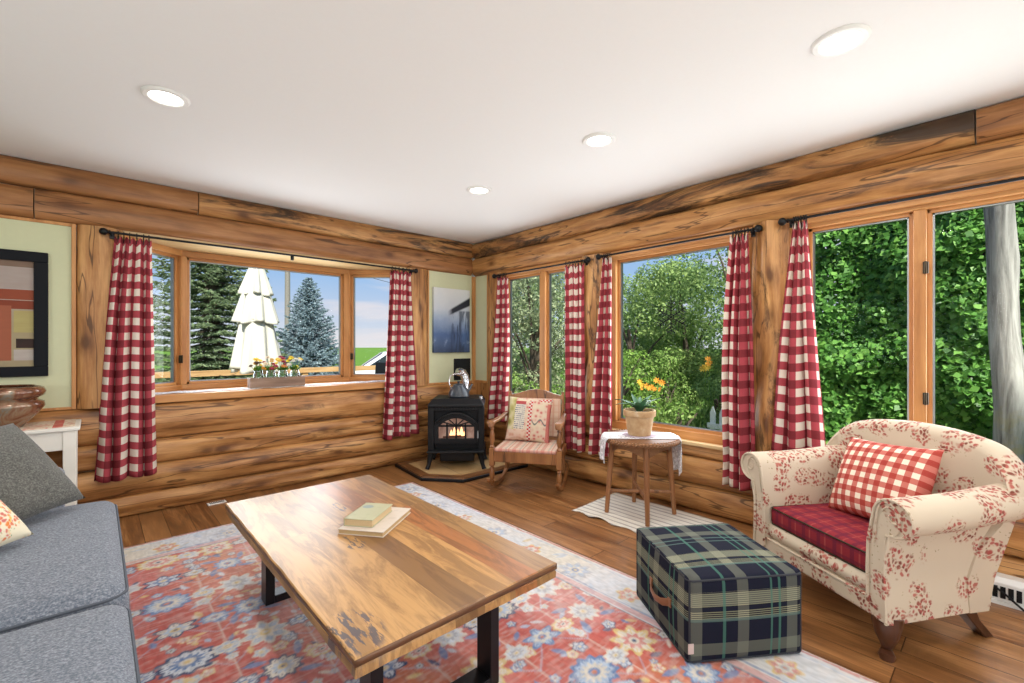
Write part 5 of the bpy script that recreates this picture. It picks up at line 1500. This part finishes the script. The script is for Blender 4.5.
LM = {
 'hedge': leafmat('creeper_leaves', [(0.039, 0.116, 0.021), (0.086, 0.228, 0.041), (0.151, 0.357, 0.065), (0.271, 0.52, 0.112)], .30, .42),
 'hedge_far': leafmat('creeper_leaves_deep', [(.018,.055,.012),(.040,.115,.022),(.080,.19,.035)], .25),
 'olive': leafmat('greygreen_leaves', [(0.152, 0.202, 0.109), (0.275, 0.337, 0.182), (0.451, 0.501, 0.29)], .30),
 'bright': leafmat('bright_leaves', [(0.096, 0.204, 0.036), (0.204, 0.36, 0.06), (0.36, 0.516, 0.12)], .35),
 'mid': leafmat('mid_green_leaves', [(0.138, 0.225, 0.07), (0.274, 0.398, 0.126), (0.45, 0.572, 0.202)], .40),
 'dark': leafmat('dark_green_leaves', [(0.102, 0.184, 0.058), (0.21, 0.321, 0.107), (0.367, 0.5, 0.182)], .40),
 'weed': leafmat('tall_weeds', [(0.115, 0.218, 0.04), (0.218, 0.356, 0.081), (0.38, 0.483, 0.161)], .35),
 'spruce': leafmat('spruce_needles', [(0.092, 0.137, 0.069), (0.174, 0.241, 0.122), (0.312, 0.378, 0.208)], .10, .6),
 'blue': leafmat('blue_spruce_needles', [(0.119, 0.175, 0.2), (0.225, 0.312, 0.35), (0.413, 0.512, 0.562)], .08, .6),
}
def broad_tree(name, label, cat, x, y, h, rad, key, seed, n_blob=26, per=900, leaf=.10, base=.25, squash=.85, group=None, trunk=True, sparse=1.0):
    rs = np.random.RandomState(seed); t = thing(name, label, cat, (x,y,GZ), 0, group)
    cs = []; rr_ = []
    tr = MB(); tr.tube([(0,0,0),(.04,0,h*.3),(0,.05,h*.62)], [.05+.022*h,.04+.014*h,.03], 8)
    for i in range(n_blob):
        u = rs.uniform(0,1); z = h*(base + (1-base)*u); prof = math.sin(PI*min(.96,(.22+.78*(1-u))))**.6
        a = rs.uniform(0,2*PI); q = rad*prof*rs.uniform(.25,.85); r_ = rad*rs.uniform(.24,.42)*(.65+.35*prof)
        c = (q*math.cos(a), q*math.sin(a), min(z, h-r_*.7)); cs.append(c); rr_.append(r_)
        if trunk and i % 2 == 0:
            z0 = max(.15, c[2]*rs.uniform(.35,.6)); tr.tube([(0,0,z0),(c[0]*.5,c[1]*.5,z0+(c[2]-z0)*.6),c], [.03,.02,.008], 5)
    if trunk: tr.build('trunk', BARK, t)
    P, Nn = blob_points(rs, cs, rr_, per*sparse, squash)
    P[:,2] = np.maximum(P[:,2], .03)
    leaves('foliage', P, Nn, leaf, LM[key], t, rs)
    return t
def spruce(label, x, y, h, rb, key, seed, needle=.13, dens=1.0, z0=.05, lift=.0):
    rs = np.random.RandomState(seed); t = thing('spruce_tree', label, 'tree', (x,y,GZ))
    MB().tube([(0,0,0),(0,0,h*.5),(0,0,h*.97)], [.06+h*.016,.05+h*.006,.012], 8).build('trunk', BARK, t)
    P = []; D = []; br = MB(); nl = int(h*5.2*dens)+6
    for i in range(nl):
        u = (i+.5)/nl; z = z0 + (h-z0)*u; R_ = rb*(1-u)**.82*(1+.0*u)+.04; nb = max(5, int(6+10*(1-u)))
        for k in range(nb):
            a = 2*PI*(k+rs.uniform(-.35,.35))/nb + i*1.3; L = R_*rs.uniform(.78,1.12); droop = -.30*(1-u)+.30*u+lift
            ax = np.array([math.cos(a), math.sin(a), 0]); sd = np.array([-math.sin(a), math.cos(a), 0])
            m = max(8, int(L*90*dens)); s = rs.uniform(.08,1,(m,))
            zz = z + L*(droop*s + .22*s*s*(1-u)); side = rs.uniform(-1,1,(m,))*(.05+.26*L*(1-s*.75)*s**.4)
            pos = ax[None]*(s*L)[:,None] + sd[None]*side[:,None]; pos[:,2] = zz - np.abs(side)*.25 - rs.uniform(0,.04,(m,))
            P.append(pos); D.append(ax[None]*rs.uniform(.4,1,(m,1)) + sd[None]*(np.sign(side)*rs.uniform(.2,1.0,(m,)))[:,None] + np.array([0,0,-.15])[None] + rs.normal(0,.25,(m,3)))
            if k % 3 == 0: br.tube([(0,0,z),tuple(ax*L*.5+np.array([0,0,z+L*(droop*.5)])),tuple(ax*L*.9+np.array([0,0,z+L*(droop*.9+.15*(1-u))]))],[.012+.004*h*(1-u),.008,.003],4)
    br.build('branches', BARK, t)
    P = np.concatenate(P); D = unit(np.concatenate(D)); n = len(P)
    L = needle*rs.uniform(.6,1.3,(n,1)); up = np.tile(np.array([[0,0,1.0]]),(n,1)) + rs.normal(0,.4,(n,3)); s = unit(np.cross(D, up)); w_ = L*.17
    V = []; 
    nrm = np.cross(s, D)
    for off in (0,1):
        ss = s if off == 0 else nrm
        V.append(np.stack([P-D*L*.4, P+ss*w_, P+D*L*.6, P-ss*w_],1).reshape(-1,3))
    V = np.concatenate(V); mesh_np('needles', V, np.arange(len(V)).reshape(-1,4), LM[key], t)
    return t
spruce('tall dark green spruce tree filling the sofa end of the bay window', -1.55, 6.9, 8.5, 1.34, 'spruce', 11, .085, 1.1, .9)
spruce('young blue spruce tree standing alone behind the flower jars', .80, 8.1, 3.42, 1.16, 'blue', 12, .075, 1.75, .1, .22)

# closed patio umbrella
CRM = plain('cream_canvas', (.56,.54,.46), .85, var=.06, scale=6)
um = thing('patio_umbrella', 'closed cream patio umbrella outside the bay window', 'umbrella', (-1.60,3.10,0))
def tier(z0, z1, r0, r1, nf, seed, dz=.05):
    def fn(u, v):
        a = 2*PI*u; k = 1 + (.07+.13*v)*math.sin(nf*a+seed) + .06*v*math.sin(3*a+seed*2)
        r_ = lerp(r0, r1, v**.85)*k
        return (r_*math.cos(a), r_*math.sin(a), lerp(z1, z0, v) + dz*v*math.sin(nf*a*.5+seed))
    return MB().grid(fn, 72, 18, cu=True)
tier(.88,1.64,.19,.305,8,1,.04).build('canopy', CRM, um, smooth=180, solid=.004)
tier(1.56,2.06,.15,.262,8,2,.02).build('vent_tier', CRM, um, smooth=180, solid=.004)
tier(1.97,2.52,.03,.195,8,3,.02).build('vent_tier', CRM, um, smooth=180, solid=.004)
MB().tube([(0,0,0),(0,0,2.54)], .020, 12).build('pole', plain('umbrella_pole', (.55,.42,.20), .5), um)
MB().lathe([(.001,0),(.26,0),(.26,.04),(.05,.09),(.04,.25),(.001,.25)], n=24, caps=False).build('base', M['iron'], um)
MB().ring((0,0,1.62), .20, .012, 'z', 24, 6).build('tie_band', CRM, um)

# deck and its railing
DECK = wood('deck_board', (.50,.34,.17), (.42,.26,.11), (.30,.17,.07), 'X', .7, .2, False)
dk = MB()
for i in range(22): dk.span(-6.2,1.6,.98+i*.148,.98+i*.148+.140,-.06,-.002)
tag(dk.build('deck', DECK, smooth=0), 'wooden deck outside the bay window', 'deck', kind='structure')
rl = thing('deck_railing', 'yellowish wooden deck railing behind the closed umbrella', 'railing', (0,4.12,0))
for x in (-6.1,-4.2,-2.42,-.6,1.5): MB().span(x-.05,x+.05,-.05,.05,-.36,.93 if x == -2.42 else .80).build('post', DECK, rl, smooth=0, bevel=.006)
for z in (.06,.42,.76): MB().span(-6.1,1.5,-.075,-.035,z,z+.09).build('rail', DECK, rl, smooth=0, bevel=.004)
def patio_chair(x, y, rz, label):
    t = thing('patio_chair', label, 'chair', (x,y,0), rz, 'black patio chairs on the deck')
    b = MB(); b.span(-.24,.24,-.24,.22,.42,.45); b.build('seat', M['iron'], t, bevel=.01)
    b = MB(); b.prism([(.20,.45),(.235,.45),(.30,.93),(.27,.93)], -.24, .24, 'yz'); b.build('backrest', M['iron'], t, bevel=.01)
    for s in (-1,1):
        b = MB(); b.tube([(s*.26,-.22,.0),(s*.26,-.22,.64),(s*.26,.20,.66)], .016, 8); b.build('arm', M['iron'], t)
        MB().tube([(s*.25,.22,.0),(s*.25,.22,.45)], .016, 8).build('leg', M['iron'], t)
    return t
patio_chair(-3.33, 2.9, R(20), 'black patio chair on the deck beyond the angled pane beside the framed picture')
patio_chair(.35, 3.2, R(-60), 'black patio chair on the deck in front of the parked car')
# utility pole and wires
up = thing('utility_pole', 'grey wooden utility pole behind the deck', 'utility pole', (2.9,17.1,GZ))
MB().tube([(0,0,0),(0,0,9)], [.13,.09], 12).build('pole', plain('grey_pole_wood', (.20,.18,.16), .9, var=.3), up)
b = MB(); b.box((0,0,8.4),(1.8,.1,.12)); b.build('crossarm', BARK, up, smooth=0)
MB().tube([(-.3,-.1,5.0),(-.3,-.1,5.5)], .10, 10).build('transformer', M['grey_metal'], up)
for k, (z0, z1) in enumerate(((5.6,4.9),(6.4,6.2))):
    tag(MB().tube([(-1.2,17.0,GZ+z0+.3)]+[(lerp(2.9,30,i/10), 17.1+i*.5, GZ+z0-1.0*math.sin(PI*i/10)) for i in range(11)], .012, 5).build('power_line', M['iron']), ('lower black power line strung from the utility pole','upper black power line strung from the utility pole')[k], 'power line')
# parked car
car = thing('car', 'white car parked on the lawn beyond the deck', 'car', (3.75,8.95,GZ+.06), R(-25))
prof = [(-2.1,.35),(-2.12,.62),(-1.95,.78),(-1.05,.90),(-.35,1.36),(.2,1.44),(.95,1.40),(1.65,.98),(2.05,.92),(2.12,.55),(2.08,.30),(-2.0,.28)]
def carbody(p, w0, inset_, zcut):
    b = MB(); n = len(p); vs = []
    for s, k in ((-1,1.0),(-.72,0),(.72,0),(1,1.0)):
        for x, z in p:
            w_ = w0*(1 - .20*max(0,(z-zcut))/.5)
            vs.append((x*(1-.015*k), (s if abs(s) == 1 else s*1.18)*w_, z - .03*k*(z > 1)))
    fs = [(j*n+i, j*n+(i+1)%n, (j+1)*n+(i+1)%n, (j+1)*n+i) for j in range(3) for i in range(n)]+[tuple(range(n)), tuple(3*n+i for i in range(n))]
    return b.add(vs, fs)
carbody(prof, .86, 0, .9).build('body', plain('white_car_paint', (.74,.76,.80), .22, 0, .6, .01), car, smooth=50, bevel=.03)
CG = plain('car_window_glass', (.03,.04,.05), .08, 0, .8)
for s in (-1,1):
    MB().prism([(-.80,.96),(-.30,1.29),(.18,1.36),(.88,1.33),(1.35,1.0)], s*.80, s*.865, 'xz').build('side_window', CG, car, smooth=0, bevel=.01)
b = MB(); b.add([(-1.02,-.66,.93),(-1.02,.66,.93),(-.42,.58,1.345),(-.42,-.58,1.345)], [(0,1,2,3)]); b.build('windscreen', CG, car, smooth=0, solid=.02)
for x in (-1.32,1.32):
    for s in (-1,1): MB().lathe([(.001,-.1),(.30,-.1),(.33,-.06),(.33,.06),(.30,.1),(.001,.1)], n=24, M=Matrix.Translation((x,s*.80,.33)) @ Matrix.Rotation(PI/2,4,'X')).build('wheel', M['iron'], car)

# ------------------------------------------------------------------ garden outside the long wall: creeper hedge, post, shrubs and trees
def hedge(name, label, y0, y1, x0, zt, key, seed, n, leaf):
    rs = np.random.RandomState(seed); t = thing(name, label, 'hedge', (x0,(y0+y1)/2,GZ))
    Y = rs.uniform(y0, y1, n); Z = rs.uniform(0, 1, n)**.9*(zt-GZ)
    lump = np.array([.16*mnoise.noise(Vector((y*1.1, z*1.1, seed))) + .16*mnoise.noise(Vector((y*3.1, z*3.1, seed+5))) for y, z in zip(Y, Z)])
    dep = rs.exponential(.09, n)
    X = x0 + lump*1.0 + dep + .18*np.maximum(0, Z-1.6) + .32*np.exp(-((Z)/.5)**2)
    P = np.stack([X-x0, Y-(y0+y1)/2, Z], 1); Nn = np.tile(np.array([[-1,0,.55]]), (n,1))
    leaves('foliage', P, Nn, leaf, LM[key], t, rs, .82, .55)
    st_ = MB(); r = random.Random(seed)
    for i in range(16):
        y = r.uniform(y0,y1)-(y0+y1)/2; pts = [(.28+.1*r.random(), y+.12*k*r.uniform(-1,1), k*.42) for k in range(int((zt-GZ)/.42))]
        st_.tube(pts, [.016]*len(pts), 5)
    st_.build('stems', BARK, t)
    return t
hedge('creeper_hedge', 'dense bright green creeper hedge close behind the armchair window', -5.0, -2.62, 1.95, 2.75, 'hedge', 21, 34000, .062)
hedge('creeper_hedge', 'deep green creeper bank farther back behind the grey porch post', -6.4, -3.0, 2.9, 3.6, 'hedge_far', 22, 26000, .085)
pz = thing('porch_post', 'weathered grey log post outside the window behind the armchair', 'post', (.955,-4.325,GZ))
def greypost():
    t = NT('weathered_grey_log'); co = t.coord(); g = t.noise(t.map(co,(22,22,1.6)), 1, 6, .65, .7); z = t.sep(co)[2]; l = t.noise(co, 5, 4, .6)
    c = t.ramp(g, [(.32,(.13,.125,.115)),(.5,(.33,.32,.30)),(.68,(.50,.49,.46))])
    lich = t.math('MULTIPLY', t.sm(l,.52,.62), t.sm(z,1.6,.6,0,1)); c = t.mix(t.math('MULTIPLY', lich, .6), c, (.40,.33,.10)); t.bump(g,.7,.01); return t.set(c,.9,0,.15)
MB().tube([(.02*math.sin(i*.9), -.03+.008*i+.006*math.cos(i*1.7), i*.24) for i in range(15)], [.077-.0006*i+.0025*math.sin(i*2.3) for i in range(15)], 20).build('log', greypost(), pz)
T = [  # (x, y, h, r, key, label, leaf, blobs)
 (2.75, 1.75, 2.75, .95, 'olive', 'grey green loose tree outside the two casements, nearest the corner', .085, 26),
 (3.7, 2.55, 3.0, 1.1, 'olive', 'farther grey green tree outside the two casements', .10, 26),
 (4.5, .75, 2.75, 1.2, 'mid', 'mid green bushy tree behind the potted plant', .085, 28),
 (5.6, .15, 2.95, 1.4, 'mid', 'wide green tree in the middle of the snowflake window', .10, 30),
 (5.0, -1.05, 3.9, 1.2, 'dark', 'tall dark green tree behind the snowflake window, next to its curtain', .085, 30),
 (7.6, 2.2, 3.0, 1.9, 'dark', 'dark tree far behind the snowflake window', .13, 26),
 (9.6, -3.2, 5.2, 2.3, 'dark', 'large dark tree far behind the creeper hedge', .14, 26),
 (6.2, 4.9, 3.2, 1.8, 'dark', 'dark tree far behind the grey green trees', .13, 24),
]
for i, (x, y, h, r_, key, lab, lf, nb) in enumerate(T):
    broad_tree('garden_tree', lab, 'tree', x, y, h-GZ, r_, key, 80+i, nb, 2800 if i < 5 else 1400, lf*.72, .10, group='garden trees')
S = [ (2.9,-.75,.80,.48,'bright','pale green leafy shrub beyond the pot in the snowflake window'), (3.0,.05,1.15,.60,'bright','tall pale green shrub behind the potted plant'),
      (2.35,-1.35,.45,.36,'weed','loose weedy shrub low in the snowflake window next to the picket fence'), (2.2,1.0,.85,.5,'bright','yellow green shrub behind the rocking chair window'),
      (3.4,-1.45,.95,.5,'mid','green shrub at the foot of the tall dark tree'), (3.9,-.35,1.2,.6,'weed','soft green shrub between the two garden trees'),
      (2.1,1.75,.75,.5,'weed','weedy shrub outside the two casements, near the corner') ]
for i, (x, y, h, r_, key, lab) in enumerate(S):
    broad_tree('garden_shrub', lab, 'shrub', x, y, h-GZ, r_, key, 120+i, 18, 3800, .055, .02, group='garden shrubs', trunk=True)
# tall grass and weeds: nobody could count the blades
rs = np.random.RandomState(44); n = 15000
gx = rs.uniform(1.5, 5.4, n); gy = rs.uniform(-2.4, 3.6, n); hgt = rs.uniform(.25,.85,n)*(.6+.5*np.array([mnoise.noise(Vector((a*.9,b_*.9,3))) for a, b_ in zip(gx, gy)])+.35)
lean = rs.normal(0,.22,(n,2)); wv = rs.uniform(0,2*PI,n); wd = rs.uniform(.005,.011,n)
P0 = np.stack([gx,gy,np.full(n,GZ)],1); sd = np.stack([np.cos(wv)*wd,np.sin(wv)*wd,np.zeros(n)],1)
mid_ = P0 + np.stack([lean[:,0]*hgt*.4,lean[:,1]*hgt*.4,hgt*.6],1); tip = P0 + np.stack([lean[:,0]*hgt*1.2,lean[:,1]*hgt*1.2,hgt],1)
V = np.stack([P0-sd, P0+sd, mid_+sd*.8, tip, mid_-sd*.8],1).reshape(-1,3)
o = mesh_np('tall_grass', V, np.arange(5*n).reshape(n,5), LM['weed']); tag(o, 'tall garden grass and weeds outside the long wall', 'grass', kind='stuff')
# orange flowers
OR = plain('orange_petals', (.78,.33,.03), .7, var=.2, scale=30); YE = plain('yellow_petals', (.80,.52,.05), .7, var=.2, scale=30)
r = random.Random(9)
FL = [(3.15,-1.42,1.02,.05,OR,'large orange lily blooming high in the snowflake window'),(3.15,-1.36,.92,.065,YE,'yellow bloom just under the large orange lily'),
      (2.5,-.80,.66,.05,OR,'orange flower just above the potted plant'),(2.55,-.95,.72,.05,OR,'second orange flower above the potted plant, a little higher'),(2.6,-.62,.70,.045,YE,'yellow flower behind the plant pot, next to the narrow curtain'),
      (2.7,-.85,.60,.045,OR,'low orange flower behind the plant leaves'),(3.2,.55,.62,.05,OR,'orange flower seen past the rocking chair curtain')]
for x, y, z, s, mt, lab in FL:
    t = thing('garden_flower', lab, 'flower', (x,y,GZ), 0, 'orange garden flowers')
    b = MB(); b.tube([(0,0,0),(.02,.01,(z-GZ)*.5),(0,0,z-GZ)], .006, 5)
    b.build('stem', LM['bright'], t)
    for k in range(3):
        b = MB(); c = (r.uniform(-.05,.05), r.uniform(-.07,.07), z-GZ+r.uniform(-.05,.03))
        Mx = Matrix.Translation(c) @ Vector((-1,r.uniform(-.4,.4),.5)).to_track_quat('Z','Y').to_matrix().to_4x4()
        for m_ in range(7):
            a = 2*PI*m_/7; b.add([(0,0,0),(s*.6*math.cos(a-.35),s*.6*math.sin(a-.35),s*.25),(s*math.cos(a),s*math.sin(a),s*.2),(s*.6*math.cos(a+.35),s*.6*math.sin(a+.35),s*.25)], [(0,1,2,3)], None, Mx)
        b.build('bloom', mt, t, smooth=0, recalc=False)
# white picket fence piece
pk = thing('picket_fence', 'short white picket fence among the weeds in the snowflake window', 'fence', (2.35,-2.05,GZ), R(78))
for i in range(5): MB().prism([(-.034,0),(.034,0),(.034,.72),(0,.80),(-.034,.72)], -.01, .01, 'xz', Matrix.Translation((i*.13-.26,0,.05))).build('picket', M['white_metal'], pk, smooth=0)
for z in (.22,.58): MB().span(-.32,.32,.010,.034,z,z+.06).build('rail', M['white_metal'], pk, smooth=0)
